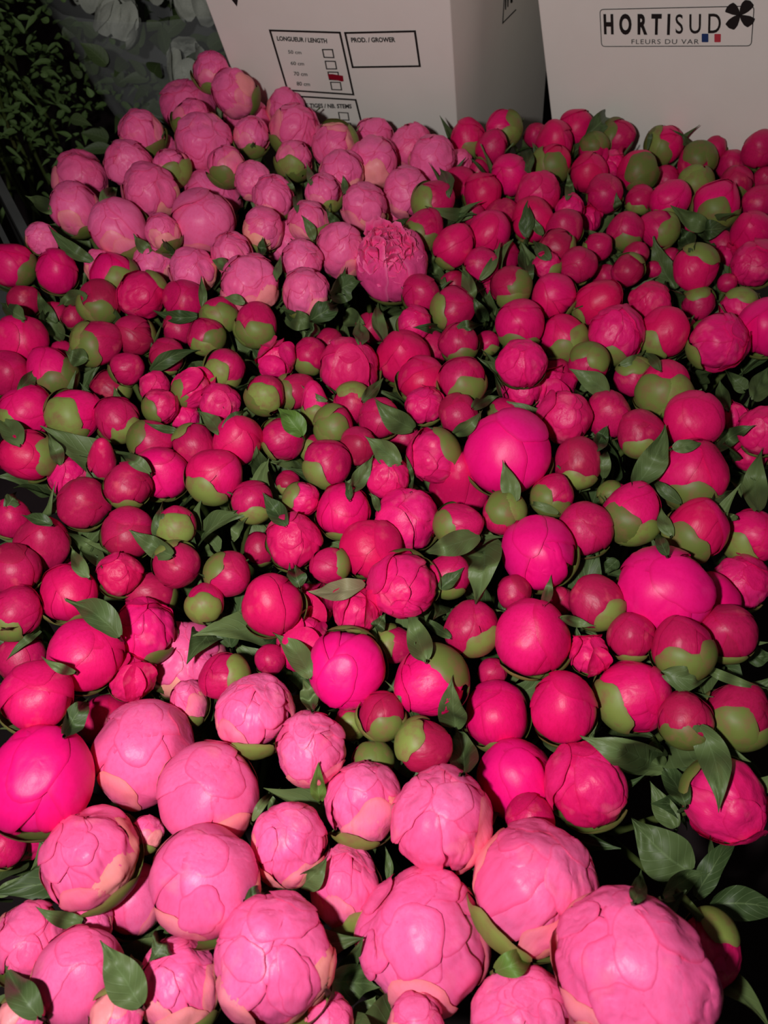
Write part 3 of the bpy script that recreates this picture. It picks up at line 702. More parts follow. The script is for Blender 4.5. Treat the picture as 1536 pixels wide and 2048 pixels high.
(-0.2402, 0.2104, -0.022, 0.0169, 0.515, 0.113, 0.158, 0.835, 'D', 0, 1.0, 3, 'small half-hidden crimson peony bud, next left of the plump rose bud'),
(-0.2015, 0.166, 0.0218, 0.0213, 0.825, -0.039, 0.214, 0.522, 'D', 0, 1.0, 3, 'cherry peony bud, next lower left of the plump rose bud'),
(-0.0733, 0.2372, 0.0033, 0.0209, -0.258, -0.075, 0.014, 0.963, 'D', 0, 1.0, 3, 'cherry peony bud, next right of the olive bud'),
(-0.1399, 0.2231, -0.0533, 0.0282, -0.358, 0.095, -0.001, 0.929, 'L', 0, 1.0, 1, 'half-hidden pale pink peony bloom, next lower right of the angular rose bloom'),
(-0.1009, 0.1913, -0.0079, 0.0155, 0.582, -0.083, -0.613, 0.528, 'D', 2, 1.0, 3, 'small crimson peony bud, green at right, next upper left of the salmon-based pale bloom'),
(-0.1815, 0.1725, -0.034, 0.0172, 0.551, -0.196, -0.041, -0.81, 'D', 0, 1.0, 3, 'small half-hidden crimson peony bud, next upper left of the huge smooth pale bloom'),
(-0.1467, 0.1458, -0.019, 0.0337, 0.983, -0.135, 0.074, 0.097, 'S', 0, 1.0, 1, 'huge smooth pale pink peony bloom beside the violet-pink edge bloom'),
(-0.1262, 0.1817, -0.0265, 0.0122, 0.954, -0.276, -0.104, 0.056, 'L', 1, 1.3, 1, 'small pale pink peony bloom, green below, next left of the salmon-based pale bloom'),
(-0.1914, 0.1209, 0.0137, 0.0301, 0.518, -0.206, -0.015, -0.83, 'B', 0, 1.0, 3, 'huge violet-pink peony bloom with a small dark central slit at left edge'),
(-0.2158, 0.1079, -0.0331, 0.019, 0.834, -0.089, 0.239, 0.488, 'T', 0, 1.0, 3, 'half-hidden rose-red torn-petalled peony, next below the violet-pink edge bloom'),
(-0.0779, 0.1641, 0.0009, 0.0246, 0.935, -0.349, -0.025, -0.05, 'L', 1, 1.0, 1, 'pale pink peony bloom with salmon base and green sepal, lower left'),
(-0.0996, 0.1167, -0.0009, 0.0308, 0.83, -0.076, 0.145, 0.533, 'S', 0, 1.0, 1, 'pale pink peony bloom, next lower right of the huge smooth pale bloom'),
(-0.0422, 0.1408, 0.0074, 0.0224, 0.821, -0.075, -0.035, 0.565, 'L', 0, 1.0, 1, 'small pale pink peony bloom, next lower right of the salmon-based pale bloom'),
(-0.0126, 0.1149, -0.0066, 0.0228, 0.934, -0.314, -0.063, -0.155, 'L', 1, 1.0, 1, 'small pale pink peony bloom, green below, next left of the frilly-topped pale bloom'),
(-0.0525, 0.09, 0.0, 0.0215, 0.92, -0.204, -0.031, -0.332, 'L', 0, 1.1, 1, 'small pale pink peony bloom, second left of the frilly-topped pale bloom'),
(-0.1591, 0.0832, 0.0009, 0.0257, 0.9, -0.293, -0.087, 0.311, 'L', 1, 1.0, 1, 'pale pink peony bloom streaked with cream petals, lower left'),
(-0.2127, 0.0911, -0.0107, 0.0119, 0.972, -0.186, 0.137, -0.038, 'D', 0, 1.0, 3, 'small half-hidden crimson peony bud, next left of the cream-streaked bloom'),
(-0.0918, 0.0689, 0.0195, 0.0276, 0.65, -0.147, -0.07, -0.742, 'S', 0, 1.1, 1, 'pale pink peony bloom, next right of the cream-streaked bloom'),
(-0.1437, 0.069, -0.0382, 0.0193, -0.182, 0.093, 0.197, 0.959, 'S', 0, 1.0, 1, 'small half-hidden pale pink peony bloom, next lower right of the cream-streaked bloom'),
(-0.1861, 0.0446, -0.0086, 0.0194, -0.454, 0.237, 0.142, 0.847, 'L', 0, 1.0, 1, 'small pale pink peony bloom, next lower left of the cream-streaked bloom'),
(-0.1521, 0.0277, -0.0011, 0.023, 0.538, -0.074, 0.24, 0.805, 'S', 0, 1.15, 1, 'small pale pink peony bloom, second below the cream-streaked bloom'),
(-0.1028, 0.0245, -0.0044, 0.0215, 0.898, -0.386, -0.121, 0.173, 'L', 1, 1.0, 1, 'small pale pink peony bloom, green below, second lower right of the cream-streaked bloom'),
(-0.0538, 0.0344, 0.0222, 0.0289, 0.727, -0.173, -0.135, -0.651, 'L', 0, 1.1, 1, 'pale pink peony bloom, next left of the round bottom-centre bloom'),
(-0.0208, 0.0721, -0.0189, 0.0203, 0.896, -0.426, 0.013, 0.124, 'L', 1, 1.2, 1, 'small pale pink peony bloom, green below, next upper left of the round bottom-centre bloom'),
(0.031, 0.1008, 0.0071, 0.0293, 0.933, -0.19, 0.003, 0.306, 'L', 0, 1.0, 1, 'pale pink peony bloom with frilly crinkled top, lower centre'),
(0.021, 0.0453, -0.0113, 0.0348, 0.46, -0.259, 0.061, 0.847, 'L', 0, 1.0, 1, 'big round pale pink peony bloom at bottom centre with layered petals'),
(0.0776, 0.0684, 0.0109, 0.0323, 0.835, -0.356, 0.096, -0.407, 'L', 1, 1.0, 1, 'pale pink peony bloom, green below, next lower right of the frilly-topped pale bloom'),
(0.1123, 0.0285, 0.0414, 0.0352, 0.509, -0.038, -0.195, -0.838, 'L', 0, 1.0, 1, 'giant pale pink peony bloom at the bottom right corner'),
(0.0675, 0.0103, 0.0, 0.0253, 0.959, -0.215, -0.113, -0.144, 'L', 0, 1.0, 1, 'pale pink peony bloom, next lower left of the giant bottom-right bloom'),
(0.1663, 0.041, -0.0, 0.0146, 0.18, -0.127, -0.529, 0.82, 'O', 1, 1.4, 4, 'small rose-red peony bloom, green on top, next right of the giant bottom-right bloom'),
(0.1928, 0.1132, 0.0, 0.0228, 0.544, 0.081, 0.462, -0.696, 'O', 1, 1.0, 4, 'crimson peony bud with a long leaf hanging over it, right side'),
(0.1155, 0.1214, 0.0, 0.0239, 0.474, -0.173, 0.089, 0.859, 'O', 0, 1.0, 4, 'furled cherry-pink peony bloom with rolled petal edges beside the dark gap'),
(0.0796, 0.1325, -0.025, 0.0242, -0.324, -0.031, 0.143, 0.935, 'B', 0, 1.15, 4, 'cherry peony bloom, next left of the furled cherry bloom'),
(-0.0271, 0.0091, 0.0, 0.0129, 0.857, -0.223, 0.12, 0.45, 'L', 0, 1.0, 1, 'small pale pink peony bloom, next lower left of the round bottom-centre bloom'),
(0.0151, 0.0081, 0.0107, 0.0135, 0.741, -0.23, -0.159, -0.61, 'L', 0, 1.0, 1, 'small half-hidden pale pink peony bloom, next below the round bottom-centre bloom'),
(-0.17, 0.011, 0.0176, 0.011, -0.025, 0.224, -0.53, 0.818, 'L', 1, 1.0, 1, 'small pale pink peony bloom, green on top, second lower left of the cream-streaked bloom'),
(-0.1266, 0.0108, 0.0118, 0.0133, -0.091, 0.11, -0.512, 0.847, 'L', 1, 1.0, 1, 'small pale pink peony bloom, green on top, third below the cream-streaked bloom'),
(0.0832, 0.1051, -0.0067, 0.0138, 0.989, -0.126, -0.064, 0.052, 'D', 0, 1.0, 4, 'small half-hidden crimson peony bud, next lower left of the furled cherry bloom'),
(-0.1379, 0.1004, -0.022, 0.01, 0.815, -0.48, 0.307, 0.107, 'L', 2, 1.0, 1, 'small pale pink peony bloom, green below, next upper right of the cream-streaked bloom'),
(-0.1587, 0.0532, -0.0195, 0.0124, 0.955, -0.227, 0.121, 0.144, 'L', 0, 1.0, 1, 'small half-hidden pale pink peony bloom, next below the cream-streaked bloom'),
(-0.03, 0.4667, -0.006, 0.0273, -0.378, -0.014, -0.084, 0.922, 'O', 0, 1.0, 3, 'magenta peony bloom with one big folded side petal, centre of the picture'),
(-0.0644, 0.4859, -0.0092, 0.016, 0.987, -0.085, 0.015, -0.135, 'D', 1, 1.0, 3, 'small crimson peony bud, green below, next left of the folded-petal magenta bloom'),
(-0.091, 0.4711, 0.0, 0.0161, 0.313, 0.096, -0.141, 0.934, 'T', 0, 1.0, 3, 'small rose-red torn-petalled peony, next above the green-bellied bud'),
(-0.0943, 0.424, 0.0065, 0.0161, 0.808, -0.582, -0.08, -0.046, 'D', 3, 1.0, 3, 'small crimson-tipped peony bud with a big green belly, near centre'),
(-0.0739, 0.4401, -0.0065, 0.0157, 0.799, -0.336, 0.393, -0.305, 'D', 2, 1.0, 3, 'small crimson peony bud, green at left, next right of the green-bellied bud'),
(-0.0795, 0.3879, -0.0053, 0.0174, 0.867, -0.132, 0.388, -0.284, 'D', 1, 1.0, 3, 'crimson peony bud, green at left, next below the green-bellied bud'),
(-0.0546, 0.417, -0.0016, 0.0115, 0.935, -0.35, -0.054, 0.013, 'F', 2, 1.2, 3, 'small rose-red pointed peony, green below, second right of the green-bellied bud'),
(-0.0393, 0.3972, -0.0005, 0.0158, 0.529, -0.353, 0.766, -0.092, 'D', 3, 1.0, 3, 'small crimson peony bud, mostly green, second below the folded-petal magenta bloom'),
(-0.0036, 0.4042, 0.0, 0.0168, 0.93, 0.042, -0.017, 0.366, 'D', 0, 1.0, 3, 'crimson peony bud, next lower right of the folded-petal magenta bloom'),
(-0.0253, 0.4273, -0.0061, 0.0164, 0.021, 0.04, 0.755, -0.655, 'D', 1, 1.0, 3, 'small crimson peony bud, green on top, next below the folded-petal magenta bloom'),
(-0.02, 0.3764, -0.0008, 0.0151, 0.813, 0.107, -0.037, 0.572, 'D', 0, 1.0, 3, 'small crimson peony bud, third below the folded-petal magenta bloom'),
(-0.0424, 0.3559, 0.0031, 0.0183, 0.935, -0.16, 0.14, -0.284, 'D', 1, 1.0, 3, 'crimson peony bud, green below, second lower right of the green-bellied bud'),
(-0.0564, 0.3924, -0.022, 0.012, 0.783, -0.383, 0.432, -0.232, 'D', 2, 1.0, 3, 'small crimson peony bud, green at left, next lower right of the green-bellied bud'),
(0.0164, 0.4848, -0.0104, 0.0243, 0.613, 0.063, -0.122, 0.778, 'D', 0, 1.0, 4, 'cherry peony bud, next right of the folded-petal magenta bloom'),
(0.0407, 0.5132, -0.0271, 0.0177, 0.884, 0.098, -0.06, 0.453, 'D', 0, 1.0, 4, 'half-hidden crimson peony bud, third right of the folded-petal magenta bloom'),
(0.0306, 0.4484, -0.0009, 0.0201, 0.98, -0.077, 0.18, 0.033, 'D', 1, 1.0, 4, 'cherry peony bud, green below, second right of the folded-petal magenta bloom'),
(0.0627, 0.4364, 0.0104, 0.0196, 0.946, -0.286, 0.046, 0.147, 'D', 2, 1.0, 4, 'crimson peony bud, green below, second upper left of the big domed hot-pink bloom'),
(0.0327, 0.4163, 0.0014, 0.0152, 0.983, -0.082, -0.063, 0.15, 'O', 1, 1.0, 4, 'small rose-red peony bloom, green below, second lower right of the folded-petal magenta bloom'),
(0.0583, 0.4036, 0.0064, 0.0166, -0.137, -0.072, -0.132, 0.979, 'D', 0, 1.0, 4, 'crimson peony bud, next upper left of the big domed hot-pink bloom'),
(0.0644, 0.4921, 0.0, 0.0168, 0.977, -0.074, -0.197, 0.022, 'D', 1, 1.0, 4, 'crimson peony bud, green below, fourth lower left of the glossy magenta egg'),
(0.0933, 0.5167, -0.022, 0.011, 0.98, -0.053, -0.09, 0.168, 'D', 1, 1.0, 4, 'small crimson peony bud, green below, third lower left of the glossy magenta egg'),
(0.0614, 0.535, 0.0018, 0.0193, 0.786, -0.14, 0.377, -0.47, 'D', 1, 1.0, 4, 'crimson peony bud, green at left, second lower right of the open ruffled bloom'),
(0.0335, 0.5553, 0.0015, 0.0182, 0.291, 0.025, -0.219, 0.931, 'D', 0, 1.0, 2, 'crimson peony bud, next lower right of the open ruffled bloom'),
(0.0674, 0.5956, -0.022, 0.0153, 0.252, -0.024, -0.212, 0.944, 'D', 0, 1.0, 2, 'small half-hidden crimson peony bud, second right of the open ruffled bloom'),
(0.0264, 0.5183, -0.001, 0.0154, 0.971, 0.193, -0.059, 0.129, 'O', 0, 1.0, 4, 'small rose-red peony bloom, next below the open ruffled bloom'),
(-0.0119, 0.5361, -0.022, 0.0155, 0.023, 0.045, -0.183, 0.982, 'D', 0, 1.0, 3, 'small half-hidden crimson peony bud, next upper right of the folded-petal magenta bloom'),
(-0.0487, 0.5167, -0.022, 0.0129, 0.948, 0.139, -0.014, 0.285, 'D', 0, 1.0, 3, 'small half-hidden crimson peony bud, next upper left of the folded-petal magenta bloom'),
(0.0368, 0.3647, 0.0013, 0.0209, -0.46, 0.092, 0.641, -0.608, 'O', 1, 1.0, 4, 'rose-red peony bloom, green at right, next left of the big domed hot-pink bloom'),
(0.0923, 0.3617, 0.0095, 0.0328, 0.855, 0.072, -0.003, -0.514, 'B', 0, 1.0, 4, 'big domed hot-pink peony bloom with wrapped petals, right of centre'),
(0.0611, 0.3614, -0.0332, 0.0251, -0.131, -0.076, -0.086, 0.985, 'F', 0, 1.0, 4, 'half-hidden rose-red pointed peony, next upper left of the round lime-green bud'),
(0.0163, 0.4046, -0.022, 0.013, 0.382, 0.016, -0.072, 0.921, 'D', 0, 1.0, 4, 'small half-hidden crimson peony bud, third lower right of the folded-petal magenta bloom'),
(0.0015, 0.3454, 0.0, 0.017, 0.958, 0.026, 0.017, -0.285, 'O', 0, 1.0, 4, 'rose-red peony bloom, second left of the round lime-green bud'),
(0.1104, 0.4485, 0.0173, 0.0197, 0.832, 0.16, -0.016, -0.531, 'O', 0, 1.0, 4, 'rose-red peony bloom, second lower left of the glossy magenta egg'),
(0.1193, 0.5158, 0.0, 0.0214, 0.988, -0.022, -0.104, -0.111, 'D', 1, 1.0, 4, 'cherry peony bud, green below, next lower left of the glossy magenta egg'),
(0.0994, 0.4311, -0.022, 0.0133, 0.8, 0.007, 0.487, -0.349, 'D', 1, 1.0, 4, 'small crimson peony bud, green at left, next above the big domed hot-pink bloom'),
(0.1537, 0.5545, 0.0, 0.0207, 0.874, 0.023, -0.475, 0.096, 'D', 1, 1.0, 2, 'glossy magenta egg-shaped peony bud, brightest of the far right field'),
(0.192, 0.5447, 0.0, 0.0205, 0.869, 0.045, 0.284, -0.403, 'D', 1, 1.15, 4, 'cherry peony bud, green at left, next right of the glossy magenta egg'),
(0.1597, 0.5128, -0.0139, 0.0207, 0.908, -0.206, -0.332, -0.152, 'D', 2, 1.0, 4, 'cherry peony bud, green below, next below the glossy magenta egg'),
(0.2, 0.5016, 0.0, 0.0243, 0.967, -0.012, -0.1, -0.236, 'O', 1, 1.0, 4, 'big rose-red peony bloom, green below, next lower right of the glossy magenta egg'),
(0.2427, 0.5048, 0.0, 0.0216, 0.909, -0.03, 0.039, -0.414, 'D', 1, 1.0, 4, 'cherry peony bud, green below, next above the green-striped bud'),
(0.2397, 0.5468, 0.0, 0.0181, 0.645, 0.236, 0.008, -0.727, 'O', 0, 1.0, 4, 'rose-red peony bloom, next lower left of the bud behind the tall leaf'),
(0.2973, 0.5713, -0.022, 0.015, 0.098, 0.24, 0.798, -0.544, 'D', 1, 1.0, 4, 'small crimson peony bud, green on top, next below the bud behind the tall leaf'),
(0.2859, 0.4921, 0.0, 0.0241, 0.835, 0.025, 0.297, -0.462, 'O', 1, 1.0, 4, 'big rose-red peony bloom, green at left, next upper right of the green-striped bud'),
(0.3298, 0.507, 0.0042, 0.0243, 0.935, 0.152, -0.158, -0.278, 'B', 0, 1.2, 4, 'big cherry peony bloom, second below the pale-tipped edge bloom'),
(0.3204, 0.5429, -0.0041, 0.0172, -0.015, 0.128, 0.815, -0.565, 'O', 1, 1.0, 4, 'rose-red peony bloom, green on top, next below the pale-tipped edge bloom'),
(0.1716, 0.4669, 0.0, 0.0169, -0.295, 0.056, 0.882, -0.362, 'D', 2, 1.0, 4, 'crimson peony bud, green on top, next left of the green-striped bud'),
(0.1534, 0.4864, -0.0297, 0.0141, 0.019, 0.028, 0.755, -0.655, 'D', 1, 1.0, 4, 'small crimson peony bud, green on top, second below the glossy magenta egg'),
(0.2114, 0.4622, -0.011, 0.0162, 0.181, -0.078, 0.822, -0.534, 'D', 2, 1.0, 4, 'small crimson peony bud, green on top, next upper left of the green-striped bud'),
(0.2262, 0.4334, 0.0021, 0.0223, 0.764, -0.532, -0.139, -0.337, 'D', 3, 1.0, 4, 'crimson peony bud with one broad green stripe down its front'),
(0.1163, 0.4516, -0.0145, 0.0165, 0.419, -0.044, -0.179, 0.889, 'O', 0, 1.0, 4, 'small half-hidden rose-red peony bloom, second above the big domed hot-pink bloom'),
(0.1445, 0.4594, -0.0248, 0.0182, -0.251, -0.08, -0.042, 0.964, 'T', 0, 1.0, 4, 'half-hidden rose-red torn-petalled peony, second upper right of the big domed hot-pink bloom'),
(0.1432, 0.4051, 0.0001, 0.0218, 0.441, -0.074, -0.137, 0.884, 'O', 0, 1.0, 4, 'rose-red peony bloom, next upper right of the big domed hot-pink bloom'),
(0.1801, 0.4128, -0.0047, 0.0196, -0.21, -0.173, -0.096, 0.958, 'D', 0, 1.0, 4, 'crimson peony bud, next lower left of the green-striped bud'),
(0.1975, 0.3843, 0.0047, 0.0184, 0.933, -0.138, -0.297, -0.152, 'D', 1, 1.0, 4, 'crimson peony bud, green below, next left of the wide cherry bloom'),
(0.2379, 0.394, 0.0093, 0.0233, 0.519, 0.206, -0.008, -0.83, 'D', 0, 1.0, 4, 'wide smooth cherry-pink peony bloom left of the torn fringed petals'),
(0.2898, 0.4277, -0.022, 0.0115, 0.711, 0.143, -0.124, -0.677, 'T', 0, 1.0, 4, 'small half-hidden rose-red torn-petalled peony, next right of the wide cherry bloom'),
(0.2926, 0.3877, 0.0043, 0.0197, 0.912, 0.141, -0.197, -0.331, 'O', 0, 1.0, 4, 'rose-red peony bloom, second right of the wide cherry bloom'),
(0.1463, 0.3593, -0.0, 0.0188, 0.978, -0.146, -0.098, -0.109, 'D', 1, 1.0, 4, 'crimson peony bud, green below, next right of the big domed hot-pink bloom'),
(0.2304, 0.3478, 0.0, 0.0261, 0.963, -0.2, -0.102, -0.151, 'D', 1, 1.0, 4, 'big cherry peony bud, green below, next below the wide cherry bloom'),
(0.2975, 0.3918, -0.0264, 0.0146, 0.974, 0.014, -0.17, 0.152, 'T', 0, 1.0, 4, 'small half-hidden rose-red torn-petalled peony, next lower right of the wide cherry bloom'),
(0.123, 0.3287, 0.0, 0.0155, 0.833, -0.344, 0.127, -0.414, 'D', 2, 1.0, 4, 'small crimson peony bud, green below, next right of the round lime-green bud'),
(0.0858, 0.3134, -0.0006, 0.016, 0.003, 0.134, 0.938, -0.321, 'D', 3, 1.0, 4, 'round peony bud almost wholly wrapped in lime-green sepals, right of centre'),
(0.1444, 0.3027, -0.006, 0.0194, 0.4, -0.107, -0.015, 0.91, 'D', 0, 1.0, 4, 'crimson peony bud, next upper right of the big cherry bud by the flat leaf'),
(0.1795, 0.315, -0.0048, 0.0212, 0.873, -0.323, 0.046, -0.361, 'D', 2, 1.0, 4, 'cherry peony bud, green below, next upper left of the largest magenta bloom'),
(0.1761, 0.3456, -0.022, 0.011, 0.647, -0.257, 0.68, -0.23, 'D', 3, 1.0, 4, 'mostly green peony bud, second upper right of the big cherry bud by the flat leaf'),
(0.2212, 0.2973, -0.0, 0.0214, 0.868, -0.327, 0.031, -0.373, 'D', 2, 1.0, 4, 'cherry peony bud, green below, next upper right of the largest magenta bloom'),
(0.2696, 0.3046, -0.0186, 0.0206, 0.89, -0.035, 0.268, -0.366, 'D', 1, 1.0, 4, 'cherry peony bud, green at left, second upper right of the largest magenta bloom'),
(0.1082, 0.2808, -0.003, 0.0271, 0.807, -0.099, -0.181, 0.553, 'B', 0, 1.0, 4, 'big cherry-pink peony bud just right of the broad flat leaf'),
(0.2558, 0.2714, -0.0283, 0.0206, 0.987, -0.02, -0.155, -0.048, 'O', 0, 1.0, 4, 'half-hidden rose-red peony bloom, second right of the largest magenta bloom'),
(0.1844, 0.2458, 0.0066, 0.031, 0.573, 0.14, -0.093, -0.802, 'B', 0, 1.0, 4, 'largest magenta peony bloom, smooth and bulging, at the right side'),
(0.2237, 0.2522, -0.0201, 0.022, 0.689, 0.098, -0.102, -0.711, 'B', 0, 1.0, 4, 'half-hidden cherry peony bloom, next right of the largest magenta bloom'),
(0.1403, 0.2386, 0.002, 0.0178, 0.885, -0.327, -0.228, 0.24, 'D', 1, 1.0, 4, 'crimson peony bud, green below, next left of the largest magenta bloom'),
(0.1227, 0.2529, -0.022, 0.0111, 0.456, -0.096, 0.022, 0.885, 'D', 0, 1.0, 4, 'small half-hidden crimson peony bud, next upper right of the glowing cherry ball'),
(0.0883, 0.2515, -0.0067, 0.0122, -0.273, -0.092, 0.056, 0.956, 'D', 0, 1.0, 4, 'crimson peony bud, next lower left of the big cherry bud by the flat leaf'),
(0.2213, 0.2178, -0.0, 0.0192, 0.932, -0.235, -0.183, -0.207, 'D', 1, 1.0, 4, 'crimson peony bud, green below, next lower right of the largest magenta bloom'),
(0.1845, 0.2006, 0.0127, 0.0187, 0.871, -0.432, -0.16, -0.171, 'D', 2, 1.0, 4, 'crimson peony bud, green below, next below the largest magenta bloom'),
(0.1578, 0.2133, 0.0035, 0.0152, 0.94, -0.276, -0.112, -0.164, 'D', 1, 1.0, 4, 'small crimson peony bud, green below, next lower left of the largest magenta bloom'),
(0.1299, 0.2017, 0.0, 0.0121, 0.921, -0.066, -0.086, -0.373, 'T', 0, 1.0, 4, 'small rose-red torn-petalled peony, next right of the glowing cherry ball'),
(0.0946, 0.2128, 0.0031, 0.0247, -0.029, -0.054, 0.073, 0.995, 'D', 0, 1.0, 4, 'glowing round cherry-pink peony bud above two other round buds'),
(0.155, 0.1788, -0.0082, 0.0229, 0.841, -0.151, 0.236, -0.463, 'D', 1, 1.0, 4, 'cherry peony bud, green at left, second left of the big green-fronted bud'),
(0.109, 0.1676, 0.0, 0.0212, 0.697, -0.118, 0.024, 0.707, 'D', 0, 1.0, 4, 'cherry peony bud, next lower right of the glowing cherry ball'),
(0.0719, 0.1733, -0.0279, 0.0221, 0.955, -0.27, -0.099, -0.069, 'D', 1, 1.0, 4, 'cherry peony bud, green below, second lower left of the glowing cherry ball'),
(0.2134, 0.1629, -0.0, 0.0195, 0.857, -0.421, 0.142, -0.259, 'D', 2, 1.0, 4, 'cherry peony bud with a broad green front sepal at the right edge'),
(0.1777, 0.1571, 0.0083, 0.016, 0.901, -0.336, -0.157, -0.228, 'D', 1, 1.0, 4, 'crimson peony bud, green below, next left of the big green-fronted bud'),
(0.0569, 0.2229, -0.003, 0.0184, 0.926, -0.243, -0.159, 0.241, 'D', 1, 1.0, 4, 'crimson peony bud, green below, next left of the glowing cherry ball'),
(0.0295, 0.185, 0.0, 0.0224, 0.372, -0.301, -0.544, 0.689, 'D', 1, 1.0, 4, 'cherry peony bud, green at right, next right of the large two-lobed cherry bud'),
(-0.0232, 0.1929, -0.0, 0.0256, 0.806, 0.34, -0.326, 0.358, 'B', 0, 1.0, 3, 'large smooth cherry-pink peony bud with a second lobe on its left'),
(0.0054, 0.2198, -0.022, 0.0135, 0.633, -0.293, 0.557, -0.45, 'D', 2, 1.0, 4, 'small crimson peony bud, green at left, next upper right of the large two-lobed cherry bud'),
(-0.0015, 0.1632, 0.0, 0.0144, 0.868, -0.454, 0.14, 0.145, 'D', 2, 1.0, 3, 'small crimson peony bud, green below, next lower right of the large two-lobed cherry bud'),
(0.0227, 0.1444, 0.0, 0.0162, -0.497, 0.443, -0.435, 0.606, 'D', 2, 1.0, 4, 'crimson peony bud, green at left, next above the frilly-topped pale bloom'),
(-0.0208, 0.1669, -0.022, 0.0107, 0.714, -0.695, 0.036, 0.076, 'D', 3, 1.0, 3, 'small crimson peony bud, mostly green, next below the large two-lobed cherry bud'),
(-0.0073, 0.1426, -0.0224, 0.0123, -0.023, 0.084, 0.916, -0.392, 'D', 3, 1.0, 3, 'small crimson peony bud, mostly green, next upper left of the frilly-topped pale bloom'),
(-0.0515, 0.2521, -0.03, 0.0168, 0.592, -0.022, 0.025, -0.805, 'T', 0, 1.0, 3, 'small half-hidden rose-red torn-petalled peony, second upper left of the large two-lobed cherry bud'),
(-0.0546, 0.2215, -0.0225, 0.0178, 0.358, 0.011, 0.089, 0.929, 'T', 0, 1.0, 3, 'half-hidden rose-red torn-petalled peony, next upper left of the large two-lobed cherry bud'),
(-0.0184, 0.2338, 0.0, 0.0147, 0.968, -0.225, 0.029, -0.11, 'T', 1, 1.0, 3, 'small rose-red torn-petalled peony, green below, next lower left of the crumpled cerise bloom'),
(0.0132, 0.2489, 0.0079, 0.0228, 0.685, 0.124, -0.452, 0.557, 'O', 0, 1.0, 4, 'crumpled cerise peony bloom with curled petals, below the picture centre'),
(-0.009, 0.2821, 0.0001, 0.0218, 0.771, 0.007, -0.019, -0.637, 'D', 0, 1.0, 3, 'cherry peony bud, next upper left of the crumpled cerise bloom'),
(-0.0367, 0.2662, 0.0042, 0.0133, 0.656, -0.107, -0.466, 0.584, 'D', 1, 1.0, 3, 'small crimson peony bud, green at right, next left of the crumpled cerise bloom'),
(-0.0296, 0.3149, -0.0008, 0.0203, 0.969, -0.22, 0.075, 0.087, 'D', 1, 1.0, 3, 'cherry peony bud, green below, second upper left of the crumpled cerise bloom'),
(0.0172, 0.3127, -0.0096, 0.0236, -0.09, -0.022, -0.03, 0.995, 'O', 0, 1.0, 4, 'rose-red peony bloom, next above the crumpled cerise bloom'),
(-0.0634, 0.288, 0.0, 0.0201, 0.645, 0.079, 0.029, 0.76, 'O', 0, 1.0, 3, 'rose-red peony bloom, third upper right of the olive bud'),
(-0.0602, 0.3255, 0.0, 0.0128, 0.603, -0.271, 0.538, -0.523, 'O', 1, 1.0, 3, 'small rose-red peony bloom, green at left, second right of the pale green bud'),
(-0.091, 0.2963, -0.022, 0.0124, 0.977, -0.164, 0.019, 0.133, 'D', 1, 1.0, 3, 'small crimson peony bud, green below, second upper right of the olive bud'),
(-0.0751, 0.3573, -0.022, 0.0103, 0.984, -0.142, 0.038, -0.1, 'D', 1, 1.0, 3, 'small crimson peony bud, green below, second below the green-bellied bud'),
(0.0524, 0.3033, 0.0, 0.0162, 0.729, -0.07, 0.505, -0.457, 'D', 1, 1.0, 4, 'small crimson peony bud, green at left, next left of the round lime-green bud'),
(0.0443, 0.2619, -0.0012, 0.0152, 0.982, -0.181, -0.01, -0.062, 'D', 1, 1.0, 4, 'small crimson peony bud, green below, next right of the crumpled cerise bloom'),
(0.0722, 0.2025, -0.0283, 0.0099, 0.609, -0.088, 0.084, 0.784, 'D', 0, 1.0, 4, 'small half-hidden crimson peony bud, next lower left of the glowing cherry ball'),
(-0.0747, 0.2065, -0.0166, 0.0104, 0.968, -0.101, 0.06, -0.223, 'D', 0, 1.0, 3, 'small half-hidden crimson peony bud, next above the salmon-based pale bloom'),
(0.0936, 0.8283, -0.0015, 0.0202, 0.987, 0.007, -0.084, 0.137, 'D', 1, 1.0, 2, 'cherry peony bud, green below, second right of the pale bloom under the carton'),
(0.1349, 0.8471, 0.0, 0.0204, 0.848, -0.061, -0.526, 0.021, 'D', 2, 1.0, 2, 'cherry peony bud, green at right, second upper left of the lime-cupped bud'),
(0.1181, 0.8033, 0.0013, 0.018, 0.936, 0.07, 0.15, -0.31, 'D', 1, 1.0, 2, 'crimson peony bud, green below, second left of the lime-cupped bud'),
(0.179, 0.8735, -0.022, 0.015, 0.658, 0.271, 0.145, -0.688, 'D', 0, 1.0, 2, 'small half-hidden crimson peony bud, next upper left of the lime-cupped bud'),
(0.1885, 0.815, 0.0, 0.0223, 0.752, 0.224, 0.066, -0.616, 'D', 0, 1.15, 2, 'cherry peony bud, next above the lime-cupped bud'),
(0.1804, 0.7743, 0.0, 0.0206, 0.858, -0.368, 0.35, 0.069, 'D', 3, 1.0, 2, 'crimson peony bud in a bright lime cup of sepals between the cartons'),
(0.2181, 0.8504, 0.0, 0.0199, 0.939, 0.168, -0.163, 0.251, 'D', 0, 1.0, 2, 'cherry peony bud, next upper right of the lime-cupped bud'),
(0.26, 0.8277, 0.0, 0.0196, 0.693, -0.066, 0.576, -0.429, 'D', 2, 1.0, 2, 'crimson peony bud, green at left, next upper left of the green ball bud'),
(0.2302, 0.8056, 0.0, 0.0163, 0.121, 0.181, 0.918, -0.332, 'D', 2, 1.0, 2, 'crimson peony bud, green on top, second right of the lime-cupped bud'),
(0.2182, 0.7577, -0.0, 0.0209, 0.353, -0.013, -0.296, 0.888, 'D', 0, 1.0, 2, 'cherry peony bud, next right of the lime-cupped bud'),
(0.2466, 0.7774, -0.0018, 0.0138, 0.914, 0.183, -0.213, 0.292, 'T', 0, 1.0, 2, 'small rose-red torn-petalled peony, next left of the green ball bud'),
